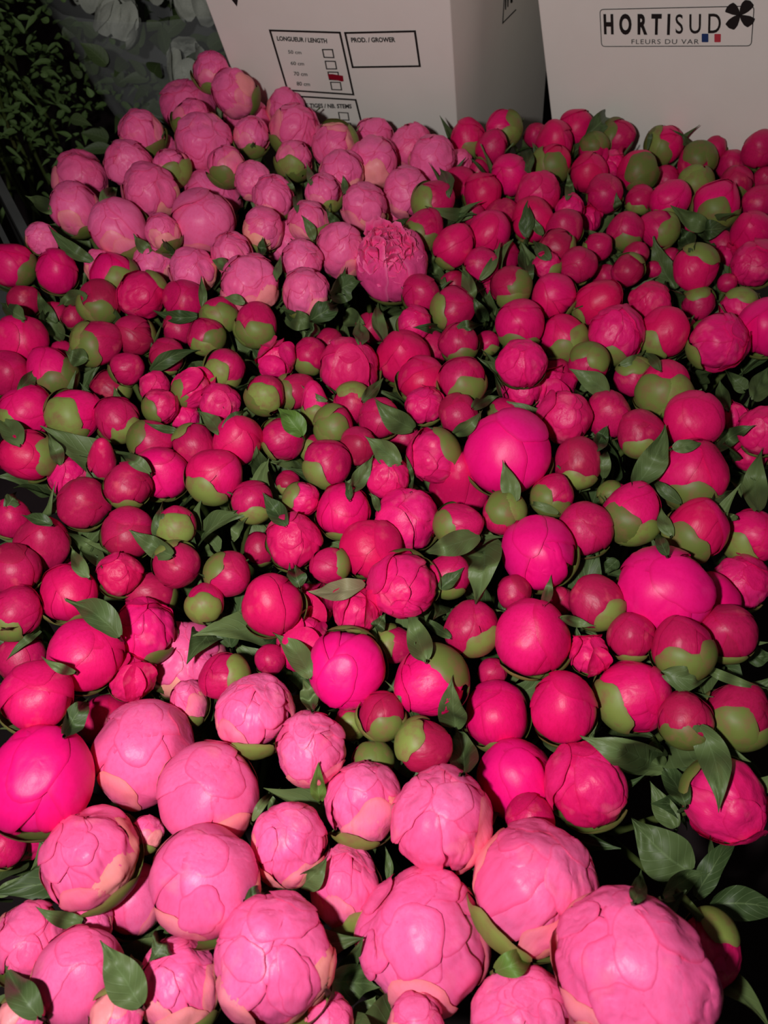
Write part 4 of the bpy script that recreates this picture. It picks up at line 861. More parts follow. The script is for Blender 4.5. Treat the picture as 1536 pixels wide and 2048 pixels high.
(0.2701, 0.7565, 0.0018, 0.0208, 0.598, -0.451, -0.663, -0.001, 'D', 3, 1.0, 2, 'peony bud wrapped in dark green sepals, a green ball below the right carton'),
(0.3105, 0.8129, 0.0, 0.0205, 0.893, -0.016, 0.438, -0.102, 'D', 2, 1.0, 2, 'cherry peony bud, green at left, next upper right of the green ball bud'),
(0.3378, 0.7792, 0.0, 0.0195, -0.067, 0.289, 0.91, -0.289, 'D', 2, 1.0, 2, 'crimson peony bud, green on top, second upper left of the green-cupped far bud'),
(0.3604, 0.7969, 0.0053, 0.0121, 0.111, -0.195, -0.278, 0.934, 'D', 0, 1.0, 2, 'small half-hidden crimson peony bud, second above the green-cupped far bud'),
(0.393, 0.7622, 0.0221, 0.0194, 0.899, 0.249, -0.167, -0.319, 'D', 0, 1.0, 2, 'crimson peony bud, third upper right of the green-cupped far bud'),
(0.3792, 0.7838, -0.0077, 0.0162, 0.975, 0.029, -0.192, -0.111, 'D', 1, 1.0, 2, 'small crimson peony bud, green below, next above the green-cupped far bud'),
(0.3679, 0.7349, -0.0, 0.0183, 0.982, -0.028, -0.15, -0.113, 'D', 1, 1.0, 2, 'crimson peony bud, green below, next upper right of the green-cupped far bud'),
(0.401, 0.7424, 0.0, 0.0139, 0.807, 0.303, -0.106, -0.496, 'D', 0, 1.0, 2, 'small crimson peony bud, second upper right of the green-cupped far bud'),
(0.1335, 0.7519, 0.0, 0.0219, 0.265, -0.005, -0.291, 0.919, 'D', 0, 1.0, 2, 'cherry peony bud, next left of the lime-cupped bud'),
(0.102, 0.7198, -0.0004, 0.0203, 0.948, 0.182, -0.133, 0.224, 'D', 0, 1.0, 2, 'cherry peony bud, third lower left of the lime-cupped bud'),
(0.0794, 0.7441, -0.0049, 0.0174, 0.06, -0.051, -0.277, 0.958, 'D', 0, 1.0, 2, 'crimson peony bud, second lower right of the pale bloom under the carton'),
(0.1043, 0.7869, -0.0158, 0.0117, 0.992, 0.023, 0.013, -0.123, 'D', 1, 1.0, 2, 'small crimson peony bud, green below, third right of the pale bloom under the carton'),
(0.1595, 0.7165, 0.0, 0.0241, 0.494, 0.073, -0.266, 0.825, 'O', 0, 1.0, 2, 'big rose-red peony bloom, next lower left of the lime-cupped bud'),
(0.2284, 0.7178, -0.0002, 0.0192, 0.651, 0.274, 0.108, -0.7, 'D', 0, 1.0, 2, 'crimson peony bud, next lower left of the green ball bud'),
(0.3097, 0.7785, -0.022, 0.0164, 0.7, 0.06, -0.316, 0.638, 'D', 0, 1.0, 2, 'small half-hidden crimson peony bud, next right of the green ball bud'),
(0.3257, 0.7358, 0.0, 0.0178, -0.097, 0.25, 0.962, -0.052, 'D', 3, 1.0, 2, 'crimson peony bud, mostly green, next upper left of the green-cupped far bud'),
(0.2895, 0.6979, 0.0054, 0.0204, 0.998, 0.065, 0.009, -0.012, 'D', 1, 1.0, 2, 'cherry peony bud, green below, next lower right of the green ball bud'),
(0.2652, 0.716, -0.0053, 0.0149, 0.954, 0.027, -0.137, -0.266, 'D', 1, 1.0, 2, 'small crimson peony bud, green below, next below the green ball bud'),
(0.3365, 0.6933, 0.0022, 0.0236, 0.963, -0.193, 0.109, -0.154, 'D', 2, 1.0, 2, 'wide crimson peony bud with pale green sepal, below the right carton'),
(0.3827, 0.7012, 0.0, 0.0173, 0.39, -0.121, -0.302, 0.861, 'D', 0, 1.0, 2, 'crimson peony bud, next right of the green-cupped far bud'),
(0.1884, 0.6915, 0.0, 0.0145, 0.996, 0.008, -0.066, -0.051, 'O', 1, 1.0, 2, 'small rose-red peony bloom, green below, next lower right of the lime-cupped bud'),
(0.1482, 0.6698, 0.0013, 0.0221, -0.328, -0.126, -0.163, 0.922, 'D', 0, 1.0, 2, 'cherry peony bud, next below the lime-cupped bud'),
(0.121, 0.6915, -0.0118, 0.0196, 0.734, 0.269, 0.081, -0.619, 'D', 0, 1.0, 2, 'crimson peony bud, second lower left of the lime-cupped bud'),
(0.1752, 0.6471, 0.0075, 0.018, 0.813, 0.2, -0.012, -0.547, 'D', 0, 1.0, 2, 'crimson peony bud, second below the lime-cupped bud'),
(0.2129, 0.704, -0.0217, 0.0133, 0.966, 0.227, -0.079, -0.099, 'T', 0, 1.0, 2, 'small half-hidden rose-red torn-petalled peony, second lower right of the lime-cupped bud'),
(0.2399, 0.6599, -0.0045, 0.0184, 0.941, -0.039, -0.31, -0.128, 'D', 1, 1.0, 2, 'crimson peony bud, green below, second below the green ball bud'),
(0.2736, 0.6617, -0.0045, 0.0185, 0.803, -0.346, -0.435, 0.218, 'D', 2, 1.0, 2, 'crimson peony bud, green at right, next upper left of the bud behind the tall leaf'),
(0.3189, 0.7016, -0.0242, 0.0122, 0.353, -0.07, -0.262, 0.895, 'D', 0, 1.0, 2, 'small half-hidden crimson peony bud, next lower left of the green-cupped far bud'),
(0.3609, 0.6516, 0.0, 0.0203, 0.649, -0.063, -0.283, 0.703, 'D', 0, 1.0, 2, 'cherry peony bud, next above the pale-tipped edge bloom'),
(0.3436, 0.6645, -0.0225, 0.0135, 0.87, 0.103, -0.269, 0.399, 'D', 0, 1.0, 2, 'small half-hidden crimson peony bud, next upper right of the bud behind the tall leaf'),
(0.1636, 0.6178, 0.0068, 0.0171, 0.719, -0.025, -0.615, 0.324, 'D', 1, 1.0, 2, 'crimson peony bud, green at right, second above the glossy magenta egg'),
(0.2057, 0.6275, 0.0, 0.0138, 0.777, -0.03, 0.401, -0.484, 'D', 1, 1.0, 2, 'small crimson peony bud, green at left, second upper right of the glossy magenta egg'),
(0.2476, 0.6343, -0.0127, 0.0125, 0.961, 0.163, -0.171, -0.147, 'D', 0, 1.0, 2, 'small half-hidden crimson peony bud, third left of the bud behind the tall leaf'),
(0.2283, 0.5914, 0.0, 0.0154, -0.298, 0.052, 0.8, -0.519, 'D', 1, 1.0, 2, 'small crimson peony bud, green on top, fourth left of the bud behind the tall leaf'),
(0.2927, 0.5966, 0.0, 0.0209, -0.09, 0.013, 0.853, -0.515, 'D', 1, 1.0, 2, 'crimson peony bud with a green collar, right of the tall folded leaf'),
(0.1807, 0.5916, 0.0059, 0.0172, 0.665, 0.016, -0.233, 0.709, 'D', 0, 1.0, 2, 'crimson peony bud, next upper right of the glossy magenta egg'),
(0.265, 0.6225, -0.022, 0.0089, 0.672, 0.234, 0.025, -0.702, 'D', 0, 1.0, 2, 'small half-hidden crimson peony bud, second left of the bud behind the tall leaf'),
(0.353, 0.606, -0.0041, 0.0227, 0.949, 0.175, -0.221, -0.142, 'O', 0, 1.0, 2, 'deep pink peony bloom with pale papery tip at the right edge'),
(0.342, 0.6425, -0.0215, 0.0106, 0.931, 0.148, -0.244, 0.229, 'T', 0, 1.0, 2, 'small half-hidden rose-red torn-petalled peony, next left of the pale-tipped edge bloom'),
(0.1519, 0.5927, 0.0045, 0.0133, 0.874, -0.038, -0.456, 0.164, 'O', 1, 1.0, 2, 'small rose-red peony bloom, green at right, next above the glossy magenta egg'),
(0.1165, 0.5679, 0.0, 0.0185, 0.774, -0.347, -0.436, 0.302, 'D', 2, 1.0, 2, 'crimson peony bud, green at right, next left of the glossy magenta egg'),
(0.3292, 0.5961, -0.0178, 0.0091, 0.705, -0.057, -0.252, 0.661, 'D', 0, 1.0, 2, 'small half-hidden crimson peony bud, next lower left of the pale-tipped edge bloom'),
(0.0477, 0.6771, 0.0167, 0.0193, 0.797, -0.243, 0.445, -0.329, 'D', 2, 1.0, 2, 'crimson peony bud, green at left, second below the pale bloom under the carton'),
(0.0388, 0.6452, 0.006, 0.019, 0.894, -0.26, 0.187, -0.313, 'D', 2, 1.0, 2, 'crimson peony bud, green below, next upper right of the open ruffled bloom'),
(0.0664, 0.6222, 0.0037, 0.0203, 0.954, 0.004, 0.222, -0.201, 'D', 1, 1.0, 2, 'cherry peony bud, green below, next right of the open ruffled bloom'),
(0.1019, 0.6436, 0.0049, 0.0211, 0.974, 0.165, -0.081, 0.131, 'D', 0, 1.0, 2, 'cherry peony bud, third upper left of the glossy magenta egg'),
(0.0913, 0.5989, -0.0, 0.0165, 0.365, 0.027, -0.24, 0.899, 'D', 0, 1.0, 2, 'crimson peony bud, second upper left of the glossy magenta egg'),
(0.1186, 0.6486, -0.0271, 0.0187, 0.584, 0.071, -0.242, 0.772, 'D', 0, 1.0, 2, 'half-hidden crimson peony bud, next upper left of the glossy magenta egg'),
(0.1043, 0.5933, -0.022, 0.0112, 0.951, 0.168, -0.03, -0.258, 'D', 0, 1.0, 2, 'small half-hidden crimson peony bud, second left of the glossy magenta egg'),
(0.0912, 0.6943, -0.0091, 0.012, 0.597, 0.184, 0.124, -0.771, 'D', 0, 1.0, 2, 'small half-hidden crimson peony bud, fourth lower left of the lime-cupped bud'),
(0.2846, 0.6376, -0.022, 0.0116, 0.969, 0.148, -0.112, -0.164, 'D', 0, 1.0, 2, 'small half-hidden crimson peony bud, next left of the bud behind the tall leaf'),
(0.2152, 0.61, -0.022, 0.0124, 0.937, 0.23, -0.102, -0.242, 'D', 0, 1.0, 2, 'small half-hidden crimson peony bud, second right of the glossy magenta egg'),
(0.2731, 0.5341, -0.022, 0.0126, 0.622, 0.239, -0.038, -0.745, 'D', 0, 1.0, 4, 'small half-hidden crimson peony bud, second above the green-striped bud'),
]
LEAVES=[
(264, 0.0092, 0.2186, 0.8051, 0.0126, 0.2254, 0.8125, 0.0148, 0.2335, 0.8243, 0.0148, 0.241, 0.8339, 0.0161, 0.2634, 0.8941, -0.0078, 0.2815, 0.9385, -0.0231, 0.2931, 0.96, -0.0267),
(268, 0.003, 0.3045, 0.8634, -0.0334, 0.3056, 0.8736, -0.0334, 0.3069, 0.8839, -0.0334, 0.3084, 0.8944, -0.0334, 0.3101, 0.9051, -0.0334, 0.3117, 0.915, -0.033, 0.3124, 0.9221, -0.0309),
(268, 0.0023, 0.2869, 0.795, 0.0041, 0.2879, 0.798, 0.0081, 0.2888, 0.8024, 0.0112, 0.2903, 0.81, 0.0127, 0.3077, 0.8642, -0.0101, 0.319, 0.9038, -0.0246, 0.3222, 0.9227, -0.0282),
(269, 0.0043, 0.329, 0.7831, 0.0161, 0.3289, 0.7986, 0.0107, 0.3252, 0.8056, 0.0102, 0.3182, 0.8041, 0.0146, 0.3129, 0.8064, 0.0171, 0.3092, 0.8128, 0.0179, 0.3097, 0.8302, 0.0132),
(279, 0.0066, 0.1495, 0.729, 0.0167, 0.1502, 0.7428, 0.015, 0.1505, 0.7549, 0.0145, 0.1582, 0.8056, -0.0073, 0.1624, 0.8401, -0.0195, 0.1632, 0.858, -0.0224, 0.1624, 0.8679, -0.0208),
(287, 0.0042, 0.1822, 0.6846, 0.0136, 0.1846, 0.6934, 0.0131, 0.1939, 0.7299, -0.0041, 0.1975, 0.7467, -0.0091, 0.1953, 0.7434, -0.0019, 0.1945, 0.7465, 0.0014, 0.1938, 0.7521, 0.0033),
(284, 0.0041, 0.2515, 0.7241, -0.0254, 0.2463, 0.7161, -0.0166, 0.2377, 0.6967, -0.0006, 0.2357, 0.6958, 0.0037, 0.2346, 0.6966, 0.0068, 0.2342, 0.6985, 0.0094, 0.2345, 0.7015, 0.0114),
(296, 0.008, 0.3239, 0.671, -0.008, 0.3145, 0.6673, -0.0019, 0.3094, 0.6726, -0.0016, 0.3031, 0.6749, 0.0009, 0.2955, 0.6742, 0.0056, 0.287, 0.671, 0.0121, 0.2804, 0.6721, 0.0161),
(294, 0.009, 0.3224, 0.6832, -0.0201, 0.3241, 0.676, -0.0146, 0.3217, 0.6606, -0.0036, 0.3252, 0.6575, -0.0009, 0.3302, 0.6577, -0.0003, 0.3369, 0.6611, -0.0019, 0.3455, 0.6682, -0.0061),
(301, 0.0083, 0.2823, 0.593, 0.0199, 0.2832, 0.602, 0.0181, 0.298, 0.6413, -0.0047, 0.3053, 0.6654, -0.0165, 0.3032, 0.6693, -0.0144, 0.2949, 0.6594, -0.0031, 0.2944, 0.6669, -0.0036),
(303, 0.0107, 0.2861, 0.6066, -0.0329, 0.2801, 0.6115, -0.027, 0.2739, 0.6145, -0.0195, 0.2689, 0.6186, -0.0125, 0.2667, 0.628, -0.0091, 0.264, 0.6348, -0.0035, 0.2608, 0.6388, 0.0043),
(297, 0.0072, 0.1388, 0.6374, 0.0036, 0.1383, 0.6409, 0.0081, 0.1377, 0.6435, 0.0131, 0.1376, 0.6479, 0.0169, 0.1378, 0.654, 0.0196, 0.1386, 0.6621, 0.0211, 0.1392, 0.6688, 0.0235),
(290, 0.0039, 0.1535, 0.64, 0.0046, 0.1506, 0.641, 0.007, 0.1479, 0.6413, 0.0101, 0.1458, 0.6425, 0.0128, 0.1443, 0.6444, 0.0152, 0.1432, 0.6471, 0.0173, 0.1426, 0.6506, 0.0191),
(307, 0.0067, 0.1323, 0.5658, 0.0088, 0.1297, 0.5699, 0.0132, 0.1348, 0.6053, -0.0055, 0.1383, 0.6316, -0.0166, 0.1397, 0.6449, -0.0179, 0.1394, 0.6469, -0.0111, 0.1382, 0.6416, 0.0008),
(306, 0.0056, 0.1512, 0.5835, 0.0172, 0.1486, 0.5869, 0.018, 0.1466, 0.5923, 0.0175, 0.1454, 0.6009, 0.0148, 0.1439, 0.6082, 0.0133, 0.1448, 0.6251, 0.0053, 0.144, 0.6349, 0.0026),
(316, 0.0059, 0.0889, 0.6803, -0.0, 0.0807, 0.6809, -0.0008, 0.0717, 0.6737, 0.0042, 0.0623, 0.6586, 0.0152, 0.054, 0.652, 0.0214, 0.0464, 0.6511, 0.0248, 0.0392, 0.6541, 0.0264),
(309, 0.0079, 0.0622, 0.6669, 0.0273, 0.0622, 0.6711, 0.0305, 0.0617, 0.677, 0.0323, 0.0611, 0.6884, 0.0308, 0.061, 0.7119, 0.0221, 0.0594, 0.7276, 0.018, 0.0565, 0.7355, 0.0183),
(29, 0.0046, -0.0807, 0.6341, 0.0324, -0.0816, 0.6442, 0.0325, -0.0851, 0.679, 0.0173, -0.0899, 0.7284, -0.0062, -0.0917, 0.7573, -0.0167, -0.0895, 0.7572, -0.0095, -0.0845, 0.7359, 0.0099),
(23, 0.0025, -0.0889, 0.6946, 0.0156, -0.0894, 0.6847, 0.0249, -0.0911, 0.6856, 0.0277, -0.093, 0.6896, 0.0287, -0.098, 0.7172, 0.016, -0.1011, 0.7326, 0.0106, -0.1023, 0.7359, 0.0127),
(24, 0.0035, -0.0713, 0.6855, 0.029, -0.0718, 0.6921, 0.0292, -0.073, 0.7026, 0.027, -0.0753, 0.7218, 0.0198, -0.0773, 0.7341, 0.0167, -0.0788, 0.7393, 0.0176, -0.0802, 0.74, 0.0211),
(25, 0.0034, -0.0378, 0.6738, 0.0268, -0.038, 0.6802, 0.0262, -0.0385, 0.6895, 0.024, -0.039, 0.6957, 0.0236, -0.0395, 0.6988, 0.025, -0.0402, 0.7004, 0.0274, -0.0411, 0.7025, 0.0294),
(32, 0.0047, -0.0375, 0.6143, 0.0263, -0.0412, 0.6217, 0.0249, -0.0452, 0.635, 0.0199, -0.0484, 0.6406, 0.0202, -0.0508, 0.6383, 0.0259, -0.0533, 0.6414, 0.0284, -0.056, 0.6484, 0.0285),
(31, 0.0046, -0.0654, 0.6142, 0.0169, -0.0665, 0.6163, 0.0203, -0.0677, 0.617, 0.0245, -0.0694, 0.6189, 0.0277, -0.0715, 0.6216, 0.0302, -0.0741, 0.6251, 0.0319, -0.0771, 0.6289, 0.0332),
(36, 0.0041, -0.1101, 0.5718, 0.0298, -0.1133, 0.5939, 0.0172, -0.1146, 0.6059, 0.012, -0.114, 0.6075, 0.0142, -0.1132, 0.6072, 0.0177, -0.1126, 0.6078, 0.0206, -0.1123, 0.6089, 0.0231),
(35, 0.0036, -0.0941, 0.5468, 0.0233, -0.094, 0.5512, 0.0244, -0.0939, 0.5565, 0.0248, -0.0944, 0.5663, 0.0219, -0.0945, 0.5745, 0.0203, -0.0942, 0.5807, 0.0202, -0.0934, 0.5849, 0.0215),
(32, 0.0052, -0.0499, 0.5886, -0.033, -0.0475, 0.5962, -0.0325, -0.0449, 0.5994, -0.0282, -0.042, 0.5954, -0.0185, -0.039, 0.5849, -0.0039, -0.0367, 0.5815, 0.0052, -0.0348, 0.5818, 0.0114),
(35, 0.012, -0.047, 0.5334, 0.0178, -0.0451, 0.5628, -0.0019, -0.0415, 0.578, -0.0105, -0.0366, 0.5787, -0.0082, -0.0317, 0.579, -0.006, -0.0265, 0.5777, -0.003, -0.0211, 0.5722, 0.0028),
(171, 0.0048, 0.0574, 0.5829, -0.011, 0.0549, 0.5906, -0.0109, 0.054, 0.6121, -0.0211, 0.0524, 0.6237, -0.0233, 0.0499, 0.6207, -0.0145, 0.047, 0.6065, 0.0023, 0.0464, 0.6186, 0.0001),
(313, 0.0042, 0.0883, 0.5745, 0.0022, 0.0926, 0.5773, 0.006, 0.0965, 0.5811, 0.0095, 0.1002, 0.5876, 0.0112, 0.104, 0.5985, 0.0103, 0.1072, 0.6093, 0.0099, 0.1094, 0.6174, 0.0119),
(169, 0.0063, 0.08, 0.5401, 0.0059, 0.077, 0.5366, 0.0152, 0.0756, 0.5441, 0.0157, 0.0759, 0.563, 0.0075, 0.0754, 0.5767, 0.0037, 0.0743, 0.585, 0.0041, 0.0729, 0.5915, 0.0059),
(38, 0.0073, -0.3186, 0.6529, 0.0204, -0.3246, 0.6609, 0.0193, -0.3495, 0.7061, -0.0056, -0.3688, 0.7383, -0.0226, -0.3812, 0.7553, -0.0303, -0.3892, 0.7624, -0.0324, -0.3956, 0.7651, -0.0323),
(40, 0.0069, -0.2647, 0.6426, 0.0321, -0.2631, 0.6459, 0.0341, -0.262, 0.6507, 0.0348, -0.2624, 0.66, 0.0326, -0.2771, 0.7064, 0.0075, -0.281, 0.7267, -0.0016, -0.2745, 0.7208, 0.0051),
(45, 0.0065, -0.273, 0.5982, 0.0038, -0.2809, 0.6004, 0.0071, -0.2855, 0.5976, 0.0147, -0.2936, 0.6036, 0.0167, -0.3008, 0.6097, 0.0195, -0.3066, 0.6146, 0.0239, -0.3128, 0.622, 0.0274),
(46, 0.0056, -0.2202, 0.6087, 0.0072, -0.2244, 0.6124, 0.0071, -0.2273, 0.6137, 0.0091, -0.2288, 0.6127, 0.0131, -0.2294, 0.6106, 0.0181, -0.2303, 0.6104, 0.0221, -0.2313, 0.6115, 0.0255),
(36, 0.0054, -0.1343, 0.5516, 0.0301, -0.1378, 0.5577, 0.0278, -0.1422, 0.5668, 0.0231, -0.1462, 0.5732, 0.0203, -0.1495, 0.5768, 0.0193, -0.1531, 0.5803, 0.0183, -0.1564, 0.5825, 0.0179),
(58, 0.0036, -0.1613, 0.5349, 0.003, -0.161, 0.5378, 0.0065, -0.1609, 0.5408, 0.0098, -0.1614, 0.5457, 0.0116, -0.1627, 0.5532, 0.0115, -0.1639, 0.5599, 0.012, -0.1647, 0.565, 0.0138),
(58, 0.0057, -0.1636, 0.522, 0.0043, -0.1697, 0.5187, 0.0054, -0.1754, 0.5152, 0.0078, -0.1821, 0.5161, 0.0077, -0.1903, 0.5218, 0.0045, -0.1978, 0.5266, 0.0032, -0.2046, 0.5303, 0.004),
(57, 0.0054, -0.2989, 0.5375, -0.0162, -0.3028, 0.54, -0.0131, -0.306, 0.5428, -0.0099, -0.3067, 0.5424, -0.0036, -0.3048, 0.5387, 0.0056, -0.3061, 0.5421, 0.0094, -0.3119, 0.5547, 0.0064),
(67, 0.0073, -0.284, 0.5078, -0.0117, -0.293, 0.5224, -0.0186, -0.2996, 0.5319, -0.0211, -0.3037, 0.5361, -0.0195, -0.3073, 0.5385, -0.0167, -0.3125, 0.543, -0.0161, -0.3192, 0.549, -0.0172),
(64, 0.007, -0.3, 0.4946, 0.0229, -0.3039, 0.4972, 0.0238, -0.3085, 0.501, 0.0237, -0.3151, 0.508, 0.021, -0.3338, 0.5342, 0.0026, -0.3515, 0.5587, -0.0141, -0.3624, 0.572, -0.0214),
(54, 0.0064, -0.2597, 0.5355, 0.0151, -0.2663, 0.539, 0.0118, -0.2756, 0.5476, 0.0039, -0.2888, 0.5633, -0.0102, -0.2963, 0.5676, -0.0158, -0.298, 0.5606, -0.0129, -0.2993, 0.5531, -0.0101),
(68, 0.0058, -0.1954, 0.4595, -0.0015, -0.1871, 0.4582, 0.0066, -0.1796, 0.4586, 0.0118, -0.1731, 0.4617, 0.0133, -0.1677, 0.4682, 0.0106, -0.1625, 0.4762, 0.0055, -0.1554, 0.4791, 0.0039),
(78, 0.0051, -0.2839, 0.4137, 0.0214, -0.2822, 0.4176, 0.0215, -0.2814, 0.4228, 0.0205, -0.2835, 0.4326, 0.015, -0.2836, 0.4394, 0.0128, -0.2817, 0.443, 0.0137, -0.2785, 0.4446, 0.0167),
(63, 0.0074, -0.2454, 0.4629, 0.0077, -0.2487, 0.463, 0.0082, -0.251, 0.4618, 0.0103, -0.2523, 0.4593, 0.0141, -0.254, 0.4581, 0.017, -0.2573, 0.4602, 0.0174, -0.2627, 0.4666, 0.0142),
(80, 0.0075, -0.2655, 0.3568, 0.0227, -0.2693, 0.3627, 0.0226, -0.2752, 0.371, 0.0198, -0.2831, 0.3816, 0.0143, -0.2899, 0.39, 0.0111, -0.2954, 0.3963, 0.0102, -0.3002, 0.4011, 0.0107),
(87, 0.0049, -0.2469, 0.361, -0.0045, -0.2463, 0.3618, 0.0013, -0.2437, 0.3593, 0.0107, -0.2442, 0.3611, 0.0148, -0.246, 0.3646, 0.0168, -0.2493, 0.3701, 0.0165, -0.2554, 0.3796, 0.0117),
(86, 0.0045, -0.1659, 0.331, 0.023, -0.1688, 0.3319, 0.0269, -0.1722, 0.3334, 0.0299, -0.177, 0.3374, 0.0296, -0.1954, 0.3667, -0.0011, -0.2099, 0.3877, -0.0216, -0.2188, 0.3974, -0.0286),
(82, 0.003, -0.1587, 0.3854, 0.0069, -0.1631, 0.3858, 0.0069, -0.1662, 0.3835, 0.0104, -0.1694, 0.3821, 0.0134, -0.1731, 0.3823, 0.015, -0.1773, 0.384, 0.0153, -0.1816, 0.3864, 0.0154),
(83, 0.0058, -0.1224, 0.3728, 0.0182, -0.1256, 0.3795, 0.0162, -0.1305, 0.39, 0.0095, -0.1349, 0.3974, 0.0059, -0.1387, 0.4016, 0.0054, -0.1428, 0.4055, 0.0047, -0.1477, 0.4099, 0.003),
(83, 0.0031, -0.1206, 0.376, 0.0203, -0.1179, 0.379, 0.0218, -0.115, 0.382, 0.0229, -0.1121, 0.3855, 0.0229, -0.1095, 0.3907, 0.0207, -0.1123, 0.4169, -0.0045, -0.1111, 0.4305, -0.0165),
(251, 0.0085, -0.0887, 0.365, -0.0326, -0.0928, 0.3702, -0.0321, -0.0955, 0.3726, -0.0274, -0.0963, 0.3701, -0.0165, -0.0953, 0.3633, -0.0002, -0.0952, 0.3625, 0.0089, -0.0953, 0.3649, 0.0143),
(153, 0.0084, -0.0623, 0.3802, 0.007, -0.0649, 0.3825, 0.0105, -0.0676, 0.3847, 0.0137, -0.0708, 0.3884, 0.0151, -0.0746, 0.3938, 0.0144, -0.0791, 0.4019, 0.0108, -0.0833, 0.407, 0.0101),
(154, 0.0024, -0.0446, 0.4152, 0.0088, -0.0486, 0.4152, 0.0105, -0.0524, 0.4165, 0.0113, -0.0563, 0.4203, 0.0102, -0.0602, 0.4257, 0.0079, -0.0636, 0.4297, 0.0076, -0.0666, 0.4323, 0.0093),
(178, 0.0085, 0.0238, 0.3993, -0.0058, 0.0172, 0.3983, -0.0008, 0.011, 0.3942, 0.0083, 0.0056, 0.3937, 0.0142, 0.0007, 0.3964, 0.0175, -0.0037, 0.4021, 0.0185, -0.0078, 0.4138, 0.0142),
(179, 0.0081, 0.0124, 0.3455, 0.0163, 0.0079, 0.3473, 0.0192, 0.0035, 0.3507, 0.0202, -0.0009, 0.358, 0.0167, -0.0054, 0.3647, 0.0141, -0.0098, 0.3696, 0.0137, -0.0142, 0.3728, 0.0154),
(246, 0.0058, -0.0238, 0.3167, 0.0213, -0.0211, 0.3265, 0.015, -0.0184, 0.3343, 0.0117, -0.0156, 0.3396, 0.012, -0.0129, 0.3428, 0.015, -0.0104, 0.3481, 0.0157, -0.0081, 0.3539, 0.0159),
(247, 0.0022, 0.0192, 0.3205, 0.0146, 0.0205, 0.3394, -0.0019, 0.0207, 0.3481, -0.0048, 0.0197, 0.3461, 0.0057, 0.0186, 0.3505, 0.0081, 0.017, 0.3555, 0.0096, 0.015, 0.3637, 0.0071),
(148, 0.0069, -0.0196, 0.4665, 0.0196, -0.0194, 0.4743, 0.0178, -0.02, 0.4975, 0.0025, -0.0205, 0.5142, -0.0067, -0.021, 0.524, -0.0097, -0.0217, 0.5294, -0.0089, -0.0225, 0.5341, -0.0076),
(161, 0.0063, 0.0, 0.484, 0.0083, -0.0025, 0.5034, -0.0015, -0.0044, 0.5181, -0.0067, -0.0056, 0.5279, -0.0074, -0.0061, 0.5366, -0.0069, -0.0061, 0.5606, -0.0187, -0.0052, 0.5753, -0.0224),
(156, 0.0049, -0.017, 0.4159, 0.0081, -0.014, 0.4203, 0.0076, -0.0112, 0.4274, 0.0045, -0.0084, 0.4366, -0.0004, -0.0057, 0.4445, -0.0038, -0.003, 0.4512, -0.0057, -0.0004, 0.4559, -0.0054),
(166, 0.0052, 0.0532, 0.3861, 0.0003, 0.057, 0.3826, 0.008, 0.0594, 0.3733, 0.0225, 0.0622, 0.3692, 0.0316, 0.0656, 0.3714, 0.0341, 0.0695, 0.3782, 0.0321, 0.0741, 0.39, 0.0254),
(166, 0.0048, 0.0675, 0.3963, 0.0203, 0.0713, 0.4025, 0.0173, 0.0773, 0.4188, 0.0034, 0.0828, 0.4305, -0.0061, 0.0876, 0.4363, -0.01, 0.0917, 0.4377, -0.0097, 0.0967, 0.4418, -0.0129),
(162, 0.0044, 0.053, 0.5277, -0.0176, 0.0481, 0.5247, -0.0133, 0.043, 0.5164, -0.0049, 0.0377, 0.5054, 0.0054, 0.0332, 0.5025, 0.0083, 0.0287, 0.5012, 0.0095, 0.0244, 0.5008, 0.0095),
(167, 0.0044, 0.0616, 0.4904, 0.0174, 0.0652, 0.4922, 0.0172, 0.0688, 0.4939, 0.0169, 0.0726, 0.497, 0.0149, 0.0804, 0.5252, -0.0086, 0.0872, 0.5441, -0.0246, 0.0924, 0.5513, -0.0308),
(315, 0.0054, 0.0964, 0.5588, -0.0325, 0.093, 0.5572, -0.0263, 0.0884, 0.5471, -0.0131, 0.0829, 0.5291, 0.0066, 0.0806, 0.5294, 0.0111, 0.0791, 0.5335, 0.0127, 0.0788, 0.5452, 0.0085),
(315, 0.0057, 0.1033, 0.5666, -0.033, 0.102, 0.5727, -0.033, 0.1011, 0.5774, -0.0318, 0.1002, 0.5796, -0.0285, 0.0994, 0.5792, -0.023, 0.0991, 0.5784, -0.0172, 0.0998, 0.5803, -0.0136),
(200, 0.0081, 0.1761, 0.4174, 0.0149, 0.1736, 0.4259, 0.0121, 0.1715, 0.4359, 0.0074, 0.1677, 0.4426, 0.0057, 0.1624, 0.4457, 0.007, 0.1572, 0.4492, 0.0073, 0.1518, 0.4528, 0.0072),
(205, 0.0054, 0.1556, 0.3578, 0.0159, 0.1592, 0.3649, 0.0124, 0.166, 0.3796, 0.0002, 0.1701, 0.3881, -0.0043, 0.1714, 0.39, -0.0015, 0.1719, 0.3903, 0.0033, 0.1728, 0.3916, 0.0069),
(211, 0.0095, 0.1777, 0.3237, 0.0162, 0.1881, 0.3375, 0.009, 0.1946, 0.3458, 0.0098, 0.1968, 0.3483, 0.0184, 0.2019, 0.3578, 0.0192, 0.2072, 0.3693, 0.0185, 0.2102, 0.3788, 0.021),
(206, 0.0051, 0.2091, 0.3531, 0.0242, 0.2125, 0.3528, 0.0258, 0.2156, 0.3518, 0.0281, 0.2194, 0.3521, 0.029, 0.2239, 0.3535, 0.0284, 0.2294, 0.3563, 0.0262, 0.2343, 0.3581, 0.0251),
(206, 0.0061, 0.2412, 0.3536, 0.0209, 0.2612, 0.38, -0.0034, 0.2738, 0.3945, -0.0138, 0.2754, 0.3922, -0.0057, 0.2688, 0.3777, 0.0153, 0.2718, 0.3763, 0.0207, 0.2765, 0.3764, 0.0237),
